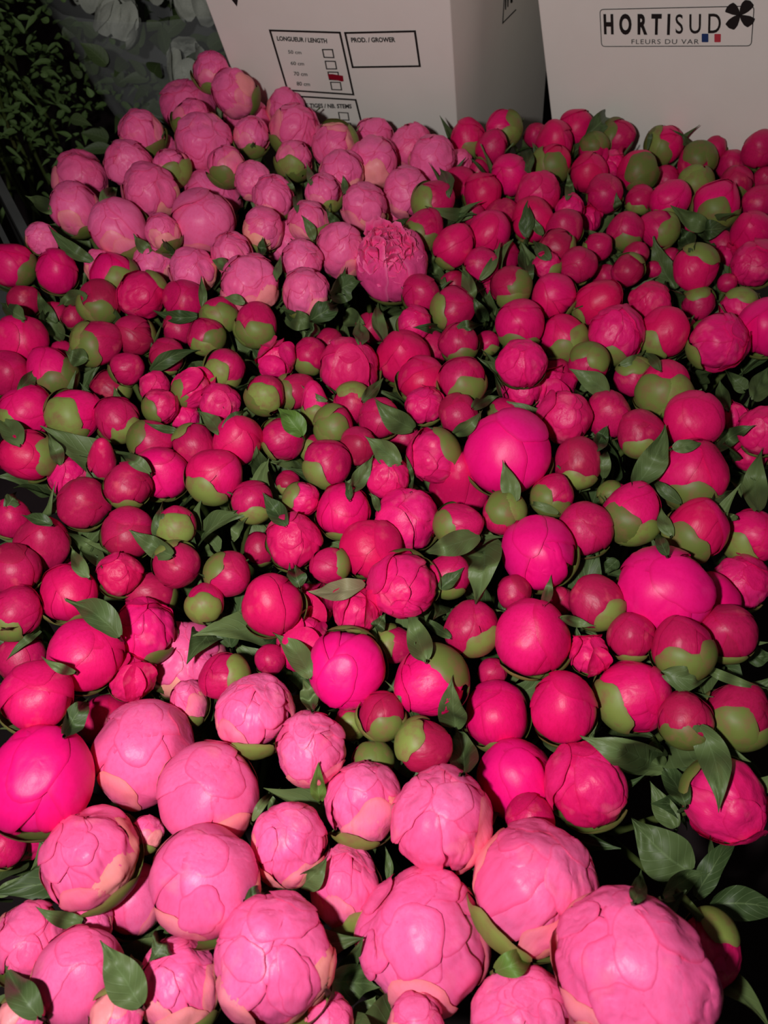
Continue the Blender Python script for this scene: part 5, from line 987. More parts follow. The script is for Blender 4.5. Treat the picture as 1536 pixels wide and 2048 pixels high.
(203, 0.0056, 0.2805, 0.4216, -0.0094, 0.2803, 0.4276, -0.01, 0.2875, 0.4446, -0.0218, 0.2925, 0.4579, -0.0294, 0.2951, 0.4674, -0.0326, 0.2961, 0.474, -0.0327, 0.2964, 0.479, -0.031),
(203, 0.0088, 0.3203, 0.4553, -0.0328, 0.3236, 0.4624, -0.0328, 0.3273, 0.4695, -0.0328, 0.3311, 0.4763, -0.0327, 0.3354, 0.4833, -0.0328, 0.3398, 0.4899, -0.0327, 0.3435, 0.4948, -0.0311),
(196, 0.0037, 0.2173, 0.4317, 0.0253, 0.2172, 0.4379, 0.0239, 0.2177, 0.4457, 0.0206, 0.2233, 0.4647, 0.0066, 0.226, 0.4784, -0.0028, 0.2258, 0.4869, -0.0075, 0.2241, 0.4928, -0.0103),
(212, 0.0049, 0.1658, 0.3495, -0.0065, 0.1638, 0.3492, 0.0004, 0.1623, 0.349, 0.0068, 0.1625, 0.3518, 0.0095, 0.164, 0.3568, 0.0094, 0.1734, 0.3783, -0.0103, 0.1789, 0.3906, -0.0187),
(214, 0.0084, 0.2695, 0.314, 0.001, 0.2812, 0.3362, -0.016, 0.2896, 0.3541, -0.0263, 0.2936, 0.3657, -0.0277, 0.2933, 0.3709, -0.0208, 0.2893, 0.3701, -0.0069, 0.2831, 0.365, 0.0114),
(213, 0.0044, 0.2147, 0.3199, 0.0021, 0.2101, 0.3217, 0.0048, 0.2058, 0.3239, 0.0072, 0.2024, 0.3275, 0.008, 0.2003, 0.333, 0.0065, 0.2059, 0.3521, -0.0119, 0.2067, 0.3633, -0.0196),
(213, 0.0046, 0.1974, 0.2861, 0.0105, 0.1958, 0.2895, 0.0111, 0.1949, 0.2933, 0.0113, 0.1957, 0.2993, 0.0085, 0.1969, 0.3056, 0.0057, 0.1979, 0.3111, 0.0045, 0.2002, 0.3184, 0.0011),
(217, 0.0037, 0.1776, 0.2504, 0.0414, 0.1775, 0.2545, 0.0402, 0.178, 0.2594, 0.0378, 0.1795, 0.2658, 0.0332, 0.1911, 0.2874, 0.0058, 0.1961, 0.2995, -0.0065, 0.1947, 0.3018, -0.0041),
(208, 0.0029, 0.1247, 0.3104, 0.003, 0.1202, 0.3111, 0.0052, 0.1158, 0.3119, 0.0069, 0.1118, 0.3138, 0.0069, 0.1082, 0.3171, 0.0048, 0.1083, 0.3319, -0.0131, 0.1058, 0.3396, -0.0216),
(226, 0.0033, 0.0988, 0.2218, 0.0291, 0.1025, 0.2302, 0.0201, 0.1074, 0.2416, 0.0062, 0.1104, 0.2495, -0.0008, 0.1116, 0.2532, -0.0003, 0.1113, 0.2542, 0.0049, 0.1111, 0.2555, 0.0096),
(214, 0.0028, 0.2519, 0.3066, 0.0022, 0.2511, 0.3091, -0.0006, 0.2502, 0.3118, -0.0031, 0.2456, 0.3098, 0.0013, 0.2373, 0.3031, 0.0126, 0.2342, 0.303, 0.015, 0.2321, 0.3042, 0.0159),
(209, 0.0131, 0.0737, 0.3125, -0.0265, 0.0738, 0.3009, -0.0248, 0.0714, 0.2831, -0.0128, 0.0671, 0.2614, 0.0072, 0.0655, 0.2537, 0.0051, 0.0624, 0.2431, 0.0084, 0.0579, 0.2299, 0.0174),
(252, 0.008, 0.0674, 0.2923, 0.0012, 0.0598, 0.2868, 0.0057, 0.0523, 0.2815, 0.0099, 0.0448, 0.2752, 0.0158, 0.038, 0.2721, 0.0168, 0.0329, 0.2832, -0.0043, 0.0265, 0.2877, -0.0153),
(253, 0.0046, 0.037, 0.2467, 0.0071, 0.0398, 0.2477, 0.0093, 0.0424, 0.2488, 0.0117, 0.045, 0.2504, 0.0133, 0.0476, 0.2525, 0.0143, 0.0501, 0.2553, 0.0146, 0.0526, 0.258, 0.0151),
(209, 0.0063, 0.0928, 0.3124, 0.0153, 0.0915, 0.3179, 0.0159, 0.09, 0.3227, 0.0176, 0.0883, 0.326, 0.0211, 0.0862, 0.328, 0.0264, 0.0844, 0.3305, 0.0309, 0.0828, 0.3337, 0.0347),
(248, 0.0063, -0.0661, 0.286, 0.0228, -0.0693, 0.2922, 0.0207, -0.074, 0.3044, 0.0102, -0.0777, 0.3116, 0.0069, -0.0803, 0.3137, 0.0108, -0.0829, 0.3158, 0.0144, -0.0857, 0.3185, 0.0172),
(247, 0.0029, -0.0036, 0.3111, 0.0051, -0.0041, 0.315, 0.0039, -0.0048, 0.3211, -0.0004, -0.0058, 0.3254, -0.0024, -0.0071, 0.328, -0.0022, -0.0085, 0.3291, -0.0002, -0.0103, 0.331, 0.0006),
(242, 0.0066, -0.0125, 0.2465, 0.012, -0.0185, 0.2406, 0.0179, -0.0248, 0.2388, 0.018, -0.0318, 0.2424, 0.0097, -0.0393, 0.2478, -0.0007, -0.0468, 0.2518, -0.0072, -0.0541, 0.254, -0.0092),
(110, 0.0059, -0.0542, 0.2413, 0.0178, -0.0549, 0.2425, 0.0204, -0.0557, 0.2445, 0.0217, -0.0567, 0.2481, 0.0203, -0.0591, 0.2587, 0.0073, -0.0604, 0.2649, 0.002, -0.0605, 0.2666, 0.0043),
(233, 0.0075, 0.0248, 0.1857, 0.028, 0.0233, 0.1925, 0.0256, 0.0226, 0.2074, 0.0067, 0.0213, 0.2187, -0.0036, 0.0194, 0.2246, -0.0026, 0.0171, 0.226, 0.0072, 0.0149, 0.2266, 0.0181),
(232, 0.0033, 0.0424, 0.2111, 0.0072, 0.0391, 0.2152, 0.0046, 0.0369, 0.2274, -0.0141, 0.0338, 0.2359, -0.025, 0.0297, 0.2384, -0.0242, 0.0249, 0.2347, -0.0114, 0.0199, 0.2266, 0.0095),
(234, 0.0069, -0.0443, 0.1825, 0.0113, -0.0471, 0.1876, 0.0132, -0.052, 0.1982, 0.0022, -0.0569, 0.2065, -0.0042, -0.0618, 0.2119, -0.005, -0.0665, 0.2148, -0.0014, -0.0713, 0.2158, 0.0047),
(235, 0.0046, -0.0067, 0.2271, -0.0158, -0.0052, 0.2265, -0.0101, -0.0038, 0.2232, 0.0006, -0.0025, 0.2248, 0.002, -0.0012, 0.2281, -0.0002, 0.0001, 0.2295, 0.0017, 0.0013, 0.2287, 0.0075),
(120, 0.0052, -0.0403, 0.1542, 0.0307, -0.0437, 0.1672, 0.005, -0.0458, 0.1747, -0.0057, -0.0465, 0.1764, -0.0017, -0.0475, 0.1785, 0.0015, -0.0491, 0.1826, -0.0006, -0.0511, 0.1872, -0.0038),
(229, 0.0082, 0.0449, 0.1645, -0.0253, 0.0437, 0.1665, -0.0155, 0.042, 0.1656, 0.0013, 0.0411, 0.1674, 0.0107, 0.0406, 0.1704, 0.0164, 0.0404, 0.1743, 0.02, 0.0405, 0.1786, 0.0225),
(236, 0.0018, 0.0175, 0.1657, -0.0085, 0.0152, 0.1675, -0.0017, 0.0128, 0.1693, 0.004, 0.01, 0.1708, 0.0097, 0.0073, 0.1766, 0.0042, 0.0041, 0.1805, 0.0029, 0.0006, 0.1826, 0.0058),
(132, 0.0085, 0.0426, 0.1184, 0.0337, 0.0465, 0.1329, 0.0009, 0.0488, 0.1447, -0.0209, 0.0492, 0.1528, -0.03, 0.0484, 0.1584, -0.0309, 0.047, 0.1638, -0.0316, 0.0449, 0.1685, -0.0302),
(121, 0.0042, -0.0366, 0.1147, -0.0057, -0.0369, 0.1164, 0.0011, -0.0371, 0.1188, 0.0051, -0.037, 0.1207, 0.0109, -0.0365, 0.1222, 0.018, -0.0361, 0.1242, 0.0232, -0.0355, 0.1265, 0.0271),
(122, 0.0023, -0.0721, 0.1008, 0.0071, -0.0702, 0.1038, 0.0097, -0.0683, 0.1069, 0.0105, -0.0666, 0.1108, 0.0072, -0.067, 0.1188, -0.0125, -0.0657, 0.125, -0.0254, -0.0628, 0.1287, -0.0296),
(95, 0.0046, -0.1591, 0.2899, -0.0048, -0.1578, 0.2909, 0.0029, -0.1566, 0.2928, 0.009, -0.1562, 0.2966, 0.0122, -0.1563, 0.302, 0.013, -0.1611, 0.3173, 0.0002, -0.1626, 0.327, -0.0044),
(99, 0.0068, -0.14, 0.2645, 0.019, -0.1461, 0.2684, 0.0174, -0.1545, 0.2766, 0.0094, -0.1605, 0.2808, 0.0082, -0.164, 0.2809, 0.0137, -0.1678, 0.2818, 0.0181, -0.1722, 0.2842, 0.0207),
(98, 0.0057, -0.1845, 0.2572, 0.0165, -0.1998, 0.278, -0.0078, -0.2122, 0.2939, -0.0239, -0.2205, 0.3028, -0.0295, -0.2243, 0.3047, -0.0249, -0.2237, 0.2997, -0.0108, -0.2195, 0.2892, 0.0102),
(98, 0.0044, -0.1922, 0.2491, 0.0173, -0.1947, 0.2515, 0.0192, -0.1976, 0.255, 0.0198, -0.2021, 0.2609, 0.0166, -0.2141, 0.2769, -0.0023, -0.2199, 0.2853, -0.0084, -0.2193, 0.2858, -0.0017),
(93, 0.0041, -0.2265, 0.2904, 0.0176, -0.23, 0.2916, 0.0184, -0.2336, 0.2928, 0.019, -0.238, 0.2947, 0.0184, -0.2434, 0.2978, 0.0158, -0.2483, 0.3, 0.0143, -0.2524, 0.3011, 0.0143),
(92, 0.005, -0.2633, 0.306, 0.0164, -0.2625, 0.3079, 0.0166, -0.262, 0.3102, 0.0163, -0.2618, 0.3128, 0.0157, -0.2627, 0.3167, 0.0134, -0.2758, 0.3353, -0.0085, -0.2816, 0.3454, -0.0186),
(106, 0.008, -0.1609, 0.2025, 0.0249, -0.1646, 0.206, 0.0298, -0.1689, 0.2094, 0.0335, -0.1753, 0.2142, 0.0331, -0.1862, 0.2233, 0.0235, -0.1958, 0.2294, 0.0182, -0.2038, 0.2325, 0.0172),
(255, 0.0084, -0.1048, 0.2228, -0.0322, -0.1066, 0.2289, -0.0323, -0.1078, 0.235, -0.0323, -0.1085, 0.2411, -0.0323, -0.1086, 0.2473, -0.0323, -0.1081, 0.2534, -0.0322, -0.1066, 0.2586, -0.0303),
(108, 0.0026, -0.2275, 0.2246, -0.0108, -0.2292, 0.2198, -0.0069, -0.2274, 0.2119, 0.0029, -0.2317, 0.2098, 0.0003, -0.2349, 0.2068, -0.001, -0.2385, 0.2041, -0.0035, -0.2423, 0.2014, -0.0068),
(116, 0.0063, -0.1711, 0.1354, 0.0439, -0.176, 0.1439, 0.0304, -0.1773, 0.1498, 0.0246, -0.1752, 0.1529, 0.0264, -0.1744, 0.1573, 0.0245, -0.1821, 0.1699, 0.0016, -0.1842, 0.1776, -0.0084),
(109, 0.0026, -0.1817, 0.1793, 0.0262, -0.1835, 0.1779, 0.031, -0.1828, 0.1748, 0.0409, -0.1851, 0.175, 0.0438, -0.1885, 0.1766, 0.0442, -0.1933, 0.18, 0.0416, -0.1996, 0.1853, 0.0359),
(231, 0.0104, 0.1726, 0.141, -0.0304, 0.1624, 0.1422, -0.022, 0.1487, 0.1399, -0.0035, 0.1328, 0.1343, 0.0234, 0.1238, 0.1349, 0.0297, 0.117, 0.1377, 0.0284, 0.1106, 0.1411, 0.0248),
(138, 0.0065, 0.1667, 0.1083, 0.0087, 0.1651, 0.1126, 0.0106, 0.172, 0.1231, -0.0109, 0.1755, 0.1317, -0.025, 0.1753, 0.138, -0.0311, 0.1726, 0.1427, -0.032, 0.1686, 0.1464, -0.0308),
(138, 0.0038, 0.1935, 0.1393, -0.032, 0.19, 0.1418, -0.032, 0.1864, 0.1442, -0.032, 0.1826, 0.1465, -0.032, 0.1788, 0.1488, -0.032, 0.1749, 0.151, -0.032, 0.1709, 0.153, -0.0318),
(231, 0.0082, 0.1784, 0.1487, 0.0235, 0.1844, 0.1437, 0.0153, 0.1854, 0.1354, 0.0162, 0.1811, 0.1242, 0.0268, 0.1786, 0.1152, 0.0307, 0.1778, 0.1079, 0.0288, 0.1776, 0.1014, 0.0231),
(223, 0.0073, 0.1681, 0.184, 0.0153, 0.172, 0.1817, 0.016, 0.1759, 0.1798, 0.0173, 0.1807, 0.1794, 0.0167, 0.1866, 0.1804, 0.0141, 0.1957, 0.185, 0.0047, 0.2033, 0.1883, -0.0001),
(222, 0.0061, 0.2466, 0.2143, -0.0322, 0.2496, 0.215, -0.0322, 0.2523, 0.2154, -0.0315, 0.2551, 0.2158, -0.0313, 0.2582, 0.2163, -0.0315, 0.2615, 0.217, -0.0322, 0.2645, 0.2173, -0.0322),
(226, 0.0032, 0.1089, 0.2163, 0.0244, 0.1138, 0.2178, 0.0189, 0.1201, 0.2216, 0.0091, 0.125, 0.2228, 0.0046, 0.1285, 0.2214, 0.0056, 0.1322, 0.2206, 0.0056, 0.1362, 0.2202, 0.0052),
(223, 0.003, 0.1892, 0.1862, 0.0211, 0.2031, 0.1902, 0.0037, 0.2097, 0.1873, 0.0026, 0.2084, 0.1779, 0.0181, 0.2133, 0.1743, 0.0211, 0.2241, 0.1759, 0.013, 0.2349, 0.1774, 0.0058),
(138, 0.014, 0.1755, 0.0817, -0.0317, 0.1697, 0.0856, -0.031, 0.1641, 0.0898, -0.0297, 0.1592, 0.0945, -0.0292, 0.155, 0.0997, -0.0296, 0.1512, 0.1055, -0.0305, 0.1469, 0.1111, -0.0287),
(138, 0.0066, 0.1736, 0.1062, -0.0318, 0.1717, 0.1104, -0.0318, 0.1698, 0.1148, -0.0319, 0.1681, 0.1192, -0.0319, 0.1666, 0.1238, -0.0319, 0.1651, 0.1285, -0.0319, 0.1632, 0.1328, -0.0303),
(137, 0.0062, 0.1764, 0.0688, -0.0317, 0.1814, 0.075, -0.0317, 0.1866, 0.081, -0.0313, 0.1905, 0.0863, -0.0268, 0.1921, 0.0901, -0.0162, 0.1913, 0.0924, -0.0001, 0.1936, 0.0958, 0.0087),
(135, 0.0054, 0.1252, 0.0547, 0.0649, 0.1452, 0.0647, 0.0173, 0.1609, 0.0724, -0.0148, 0.1709, 0.0771, -0.0288, 0.1772, 0.0797, -0.0317, 0.1827, 0.0813, -0.0317, 0.1883, 0.0825, -0.0317),
(137, 0.0084, 0.1832, 0.0645, -0.0316, 0.1912, 0.0656, -0.0315, 0.1985, 0.0657, -0.0304, 0.2057, 0.0652, -0.03, 0.2129, 0.0641, -0.0304, 0.2202, 0.0622, -0.0315, 0.2265, 0.0595, -0.0316),
(135, 0.0035, 0.1067, 0.05, 0.084, 0.1092, 0.0527, 0.0796, 0.1135, 0.0565, 0.069, 0.1298, 0.0666, 0.0193, 0.1412, 0.0747, -0.0143, 0.1465, 0.08, -0.0286, 0.148, 0.0834, -0.031),
(138, 0.0023, 0.1917, 0.0844, -0.0317, 0.1917, 0.0872, -0.0317, 0.1917, 0.0901, -0.0318, 0.1906, 0.0924, -0.0288, 0.188, 0.0939, -0.0218, 0.1837, 0.0945, -0.0106, 0.1785, 0.0945, 0.0029),
(136, 0.0053, 0.0536, 0.0299, 0.0163, 0.0566, 0.0303, 0.025, 0.0601, 0.0314, 0.028, 0.0645, 0.0333, 0.0236, 0.0703, 0.0364, 0.0101, 0.0747, 0.0392, 0.0051, 0.0776, 0.0416, 0.0085),
(134, 0.003, 0.064, 0.0429, -0.0008, 0.0615, 0.0429, 0.0051, 0.0595, 0.0433, 0.0084, 0.0579, 0.044, 0.0102, 0.0566, 0.045, 0.0109, 0.0555, 0.0462, 0.0106, 0.0546, 0.0475, 0.0103),
(130, 0.0096, -0.0274, 0.024, 0.03, -0.0251, 0.0261, 0.0002, -0.0218, 0.0274, -0.0192, -0.0176, 0.0278, -0.0252, -0.013, 0.0273, -0.0213, -0.0084, 0.0264, -0.0119, -0.0041, 0.0256, -0.0095),
(141, 0.0068, -0.0086, 0.0093, -0.0314, -0.0084, 0.0115, -0.0314, -0.008, 0.0137, -0.0314, -0.0074, 0.0158, -0.0314, -0.0066, 0.0179, -0.0314, -0.0055, 0.0199, -0.0314, -0.0042, 0.0219, -0.0313),
(141, 0.0036, -0.0242, 0.0332, -0.0315, -0.021, 0.0352, -0.0286, -0.018, 0.0371, -0.0214, -0.0153, 0.0387, -0.0097, -0.013, 0.0403, 0.0034, -0.0114, 0.0427, 0.0088, -0.0102, 0.0455, 0.0122),
(131, 0.0023, 0.0026, 0.0773, -0.0317, 0.0029, 0.0804, -0.0317, 0.003, 0.0835, -0.0317, 0.0028, 0.0866, -0.0317, 0.0023, 0.0897, -0.0318, 0.0016, 0.0928, -0.0318, 0.0006, 0.0958, -0.031),
(122, 0.0058, -0.0458, 0.0706, -0.0058, -0.0421, 0.0714, 0.0001, -0.0388, 0.0726, 0.0053, -0.036, 0.0745, 0.0079, -0.0337, 0.0769, 0.0089, -0.0318, 0.0799, 0.0077, -0.0302, 0.083, 0.0074),
(144, 0.008, -0.1122, 0.0154, 0.0254, -0.115, 0.0195, 0.0299, -0.1199, 0.024, 0.0266, -0.1241, 0.0284, 0.0261, -0.1275, 0.0327, 0.0285, -0.1315, 0.0371, 0.0292, -0.1355, 0.0415, 0.0301),
(129, 0.0064, -0.117, 0.048, -0.0157, -0.1143, 0.0447, -0.0041, -0.1082, 0.0402, 0.0213, -0.1083, 0.0381, 0.0239, -0.1091, 0.0364, 0.0241, -0.1108, 0.035, 0.0224, -0.1128, 0.0337, 0.0201),
(144, 0.0041, -0.119, 0.0255, 0.0108, -0.12, 0.0274, 0.0112, -0.1213, 0.0294, 0.0106, -0.1238, 0.0318, 0.0054, -0.1303, 0.0353, -0.0135, -0.1349, 0.0384, -0.0257, -0.137, 0.041, -0.0295),
(143, 0.0057, -0.1558, 0.0109, 0.0306, -0.1586, 0.0138, 0.0342, -0.1622, 0.017, 0.0351, -0.1679, 0.0206, 0.0303, -0.1787, 0.0253, 0.0131, -0.1861, 0.03, 0.0041, -0.1898, 0.0344, 0.0032),
(147, 0.0036, -0.1568, 0.0533, -0.001, -0.1621, 0.0536, -0.0031, -0.1652, 0.0536, 0.0005, -0.166, 0.0534, 0.0099, -0.1685, 0.0541, 0.0144, -0.1725, 0.0558, 0.0151, -0.1767, 0.0581, 0.0149),
(124, 0.0034, -0.2187, 0.0695, -0.0317, -0.2167, 0.0712, -0.0317, -0.2147, 0.073, -0.0317, -0.2127, 0.0748, -0.0317, -0.2108, 0.0766, -0.0317, -0.2089, 0.0785, -0.0317, -0.207, 0.0804, -0.0316),
(130, 0.0031, -0.0673, 0.0575, 0.0351, -0.0657, 0.0591, 0.0336, -0.0641, 0.0606, 0.0322, -0.0626, 0.0622, 0.0287, -0.065, 0.0679, -0.0014, -0.0655, 0.0721, -0.0215, -0.064, 0.0742, -0.0289),
(250, 0.0044, -0.1142, 0.3111, -0.0325, -0.1135, 0.3151, -0.0325, -0.1123, 0.3184, -0.0318, -0.1099, 0.3188, -0.0272, -0.1057, 0.3147, -0.0164, -0.1001, 0.3064, -0.0001, -0.0967, 0.3054, 0.0051),
(90, 0.0045, -0.1314, 0.3272, -0.0325, -0.1285, 0.3291, -0.0325, -0.1253, 0.3305, -0.0318, -0.121, 0.329, -0.0268, -0.1152, 0.3229, -0.0155, -0.1081, 0.3126, 0.0016, -0.1039, 0.31, 0.0078),
(250, 0.0052, -0.1225, 0.3022, -0.0325, -0.1254, 0.3062, -0.0325, -0.1286, 0.3098, -0.0324, -0.1317, 0.3123, -0.0314, -0.1338, 0.3114, -0.0259, -0.1339, 0.3052, -0.0131, -0.1321, 0.2941, 0.006),
(246, 0.0028, -0.0236, 0.3087, 0.0216, -0.0235, 0.3116, 0.0218, -0.0238, 0.3147, 0.0217, -0.0243, 0.3182, 0.0211, -0.0252, 0.3222, 0.0196, -0.0266, 0.3281, 0.0155, -0.028, 0.3319, 0.0144),
(211, 0.0051, 0.1727, 0.2932, -0.0322, 0.1703, 0.2911, -0.0324, 0.1678, 0.2889, -0.0324, 0.1652, 0.2867, -0.0323, 0.1627, 0.2846, -0.0324, 0.1602, 0.2825, -0.0324, 0.1577, 0.2805, -0.0324),
(210, 0.0029, 0.1475, 0.2833, -0.0095, 0.15, 0.2867, -0.0214, 0.1508, 0.2876, -0.029, 0.1499, 0.2859, -0.0322, 0.1477, 0.2826, -0.0324, 0.1452, 0.2793, -0.0324, 0.1424, 0.2763, -0.0324),
(61, 0.0043, -0.1201, 0.5235, 0.0177, -0.1232, 0.5246, 0.0184, -0.1265, 0.526, 0.0186, -0.1299, 0.5277, 0.0183, -0.1337, 0.5301, 0.0171, -0.1375, 0.5324, 0.0157, -0.1412, 0.5334, 0.0151),
(35, 0.0081, -0.0916, 0.5473, -0.0215, -0.0841, 0.5365, -0.0122, -0.0754, 0.5139, 0.0065, -0.0701, 0.5121, 0.007, -0.0656, 0.5145, 0.0033, -0.0629, 0.532, -0.0141, -0.0589, 0.5393, -0.0235),
(173, 0.0083, -0.0371, 0.5668, -0.032, -0.0339, 0.5639, -0.0316, -0.0305, 0.5576, -0.0284, -0.0269, 0.5466, -0.0211, -0.0232, 0.5317, -0.0104, -0.02, 0.5275, -0.0087, -0.017, 0.5247, -0.0081),
(174, 0.0072, -0.057, 0.5179, -0.0109, -0.0603, 0.5119, -0.0055, -0.0626, 0.4998, 0.0057, -0.0691, 0.5226, -0.013, -0.075, 0.5393, -0.0257, -0.0797, 0.5483, -0.0312, -0.0836, 0.5524, -0.0318),
(195, 0.0042, 0.1962, 0.4616, 0.0034, 0.1999, 0.4613, 0.0049, 0.2034, 0.4617, 0.0064, 0.2075, 0.4644, 0.0064, 0.2126, 0.4701, 0.0041, 0.2195, 0.4807, -0.0019, 0.2242, 0.4873, -0.0036),
(35, 0.0088, -0.065, 0.5195, 0.0019, -0.0597, 0.5148, 0.0089, -0.0551, 0.5145, 0.0123, -0.0508, 0.517, 0.0133, -0.0468, 0.5227, 0.0118, -0.0448, 0.5523, -0.009, -0.0412, 0.5682, -0.0184),
(203, 0.0061, 0.3163, 0.4686, -0.0328, 0.3143, 0.4725, -0.0328, 0.3121, 0.4761, -0.0324, 0.31, 0.4797, -0.032, 0.3059, 0.4803, -0.0285, 0.299, 0.4762, -0.0205, 0.2893, 0.4676, -0.0081),
(213, 0.0051, 0.2264, 0.3065, 0.0187, 0.2345, 0.3156, 0.01, 0.241, 0.3222, 0.0045, 0.2459, 0.3262, 0.0022, 0.2515, 0.331, -0.0013, 0.264, 0.3444, -0.0164, 0.272, 0.3514, -0.0233),
]
STALK=[(0.1579, 0.1219, -0.124), (0.1647, 0.1036, -0.1002), (0.173, 0.0847, -0.0769), (0.1541, 0.0628, 0.0094), (0.161, 0.0537, 0.009)]
DRY={88}
BRIGHT={51,98,135,126}


GROUPS = ['pale pink peonies in the far patch by the left carton', 'pale pink peonies in the foreground',
          'deep pink peony buds in the far right field', 'deep pink peonies on the left side', 'deep pink peonies on the right side']
rnd = random.Random(11)
roots = []
for i, (x, y, z, R, q0, q1, q2, q3, kind, amt, asp, grp, label) in enumerate(PEONIES):
    c = Vector((x, y, z))
    foot = Vector((x * 0.93 + rnd.uniform(-0.012, 0.012), 0.03 + y * 0.95 + rnd.uniform(-0.012, 0.012), FLOOR_Z))
    root = thing('peony', label, 'flower', foot, GROUPS[grp])
    roots.append(root)
    Q = Quaternion((q0, q1, q2, q3))
    pet = obj('petals', rnd.choice(BUDS['C' if kind == 'D' and R > 0.0198 else kind]), root)
    pet.location = c - foot
    pet.rotation_mode = 'QUATERNION'
    pet.rotation_quaternion = Q
    pet.scale = (R * rnd.uniform(0.97, 1.03), R * rnd.uniform(0.97, 1.03), R * asp * rnd.uniform(0.97, 1.05))
    if kind in 'DOBFT':
        size = 'big' if amt >= 1 else 'small'
        azs = [0, 2.2 + rnd.uniform(-.3, .3), -2.1 + rnd.uniform(-.3, .3)]
        if amt >= 2: azs[1] = rnd.choice((1.3, -1.3))
        if amt == 1 and rnd.random() < 0.35: size = 'small'
    else:
        size = 'small'
        azs = [0, 2.1] if amt < 2 else [0, 1.5, -2]
        if amt == 0: azs = [2.4]
    for k, a in enumerate(azs):
        se = obj('sepal', rnd.choice(SEPAL[size if k == 0 or amt >= 2 else 'small']), root)
        se.location = pet.location
        se.rotation_mode = 'QUATERNION'
        se.rotation_quaternion = Q @ Quaternion((0, 0, 1), a)
        g = (1.0 + 0.012 * k) * (1.04 if kind in 'LS' else 1.0)
        se.scale = Vector(pet.scale) * g
    st = obj('stem', rnd.choice(STEMS), root)
    st.location = c - foot
    v = foot - c
    st.rotation_mode = 'QUATERNION'
    st.rotation_quaternion = v.to_track_quat('-Z', 'Y')
    st.scale = (1, 1, v.length)
    near = sorted(((Vector(p[0:3]), p[3]) for p in PEONIES if abs(p[0] - x) < .14 and abs(p[1] - y) < .14), key=lambda p: (p[0] - c).length)[:24]
    for k in range(3):
        lf = obj('leaf', rnd.choice(UNDER), root)
        best = None
        for trial in range(14):     # turn the leaf so that it grows through the gaps between the buds
            t = rnd.uniform(0.08, 0.16) + R * 0.9
            s = rnd.uniform(0.75, 1.15)
            eu = Euler((rnd.uniform(-.2, .2), rnd.uniform(-.25, .3), rnd.uniform(0, 2 * PI)))
            b0 = c + v * t
            M3 = eu.to_matrix()
            hit = 0.0
            for (lx, ly, lz) in ((.012, 0, .02), (.022, 0, .032), (.022, .009, .032), (.022, -.009, .032), (.034, 0, .036), (.04, 0, .04)):
                q = b0 + M3 @ (Vector((lx, ly, lz)) * s)
                for pc_, pr_ in near:
                    dd = (q - pc_).length
                    if dd < pr_: hit += pr_ - dd
            if best is None or hit < best[0]: best = (hit, t, s, eu)
            if hit == 0: break
        lf.location = (c - foot) + v * best[1]
        lf.scale = (best[2],) * 3
        lf.rotation_euler = best[3]

campos = Vector((0, 0, CAM_H))
for i, L in enumerate(LEAVES):
    own, w = L[0], L[1]
    sp = [Vector(L[2 + 3 * k:5 + 3 * k]) for k in range(7)]
    root = roots[own]
    mid = sp[3]
    toc = (campos - mid).normalized()
    ax = (sp[-1] - sp[0]).normalized()
    side = ax.cross(toc).normalized()
    rq = Quaternion(ax, rnd.uniform(-0.35, 0.35))
    side = rq @ side
    nrm = side.cross(ax).normalized()
    if nrm.dot(toc) < 0: nrm = -nrm
    V, Fc, A = leaf_verts(sp, w * 1.0, side, nrm, rnd.uniform(0.12, 0.6), wave=0.45, seed=i)
    rf = Vector(root.location)
    back = (mid - campos).normalized()
    add_stalk(V, Fc, A, sp[0], sp[0] + back * 0.02 - ax * 0.004, sp[0] + back * 0.03 + Vector((0, 0, -0.02)))
    V = [p - rf for p in V]
    mat = M_DRY if i in DRY else (M_BRIGHT if i in BRIGHT else M_LEAF)
    obj('leaf', mesh_from('leaf', V, Fc, mat, True, {'pcol': A}), root)

# the one bare stem that shows in the gap at the lower right
V, Fc, A = [], [], []
own = min(roots, key=lambda r: (Vector(r.location) + r.children[0].location - Vector(STALK[-1])).length)
rf = Vector(own.location)
P = [Vector(p) - rf for p in STALK]
for a, b in zip(P[:-1], P[1:]):
    add_stalk(V, Fc, A, a, (a + b) / 2 + Vector((0, 0, 0.001)), b, r=0.0026, k=5)
obj('stem', mesh_from('stem', V, Fc, M_STEM, True, {'pcol': A}), own)

# ---------------------------------------------------------------- dim corner behind, on the left
def small_leaf(V, Fc, A, p, dirv, L, w, seed):
    dirv = dirv.normalized()
    side = dirv.cross(Vector((0.3, -0.6, 0.7))).normalized()
    nrm = side.cross(dirv).normalized()
    sp = [p + dirv * (L * t) + Vector((0, 0, -0.25 * L * t * t)) for t in (0, .33, .66, 1)]
    b0 = len(V)
    v, f, a = leaf_verts(sp, w, side, nrm, 0.3, na=4, seed=seed)
    V += v; A += a
    Fc += [tuple(k + b0 for k in q) for q in f]

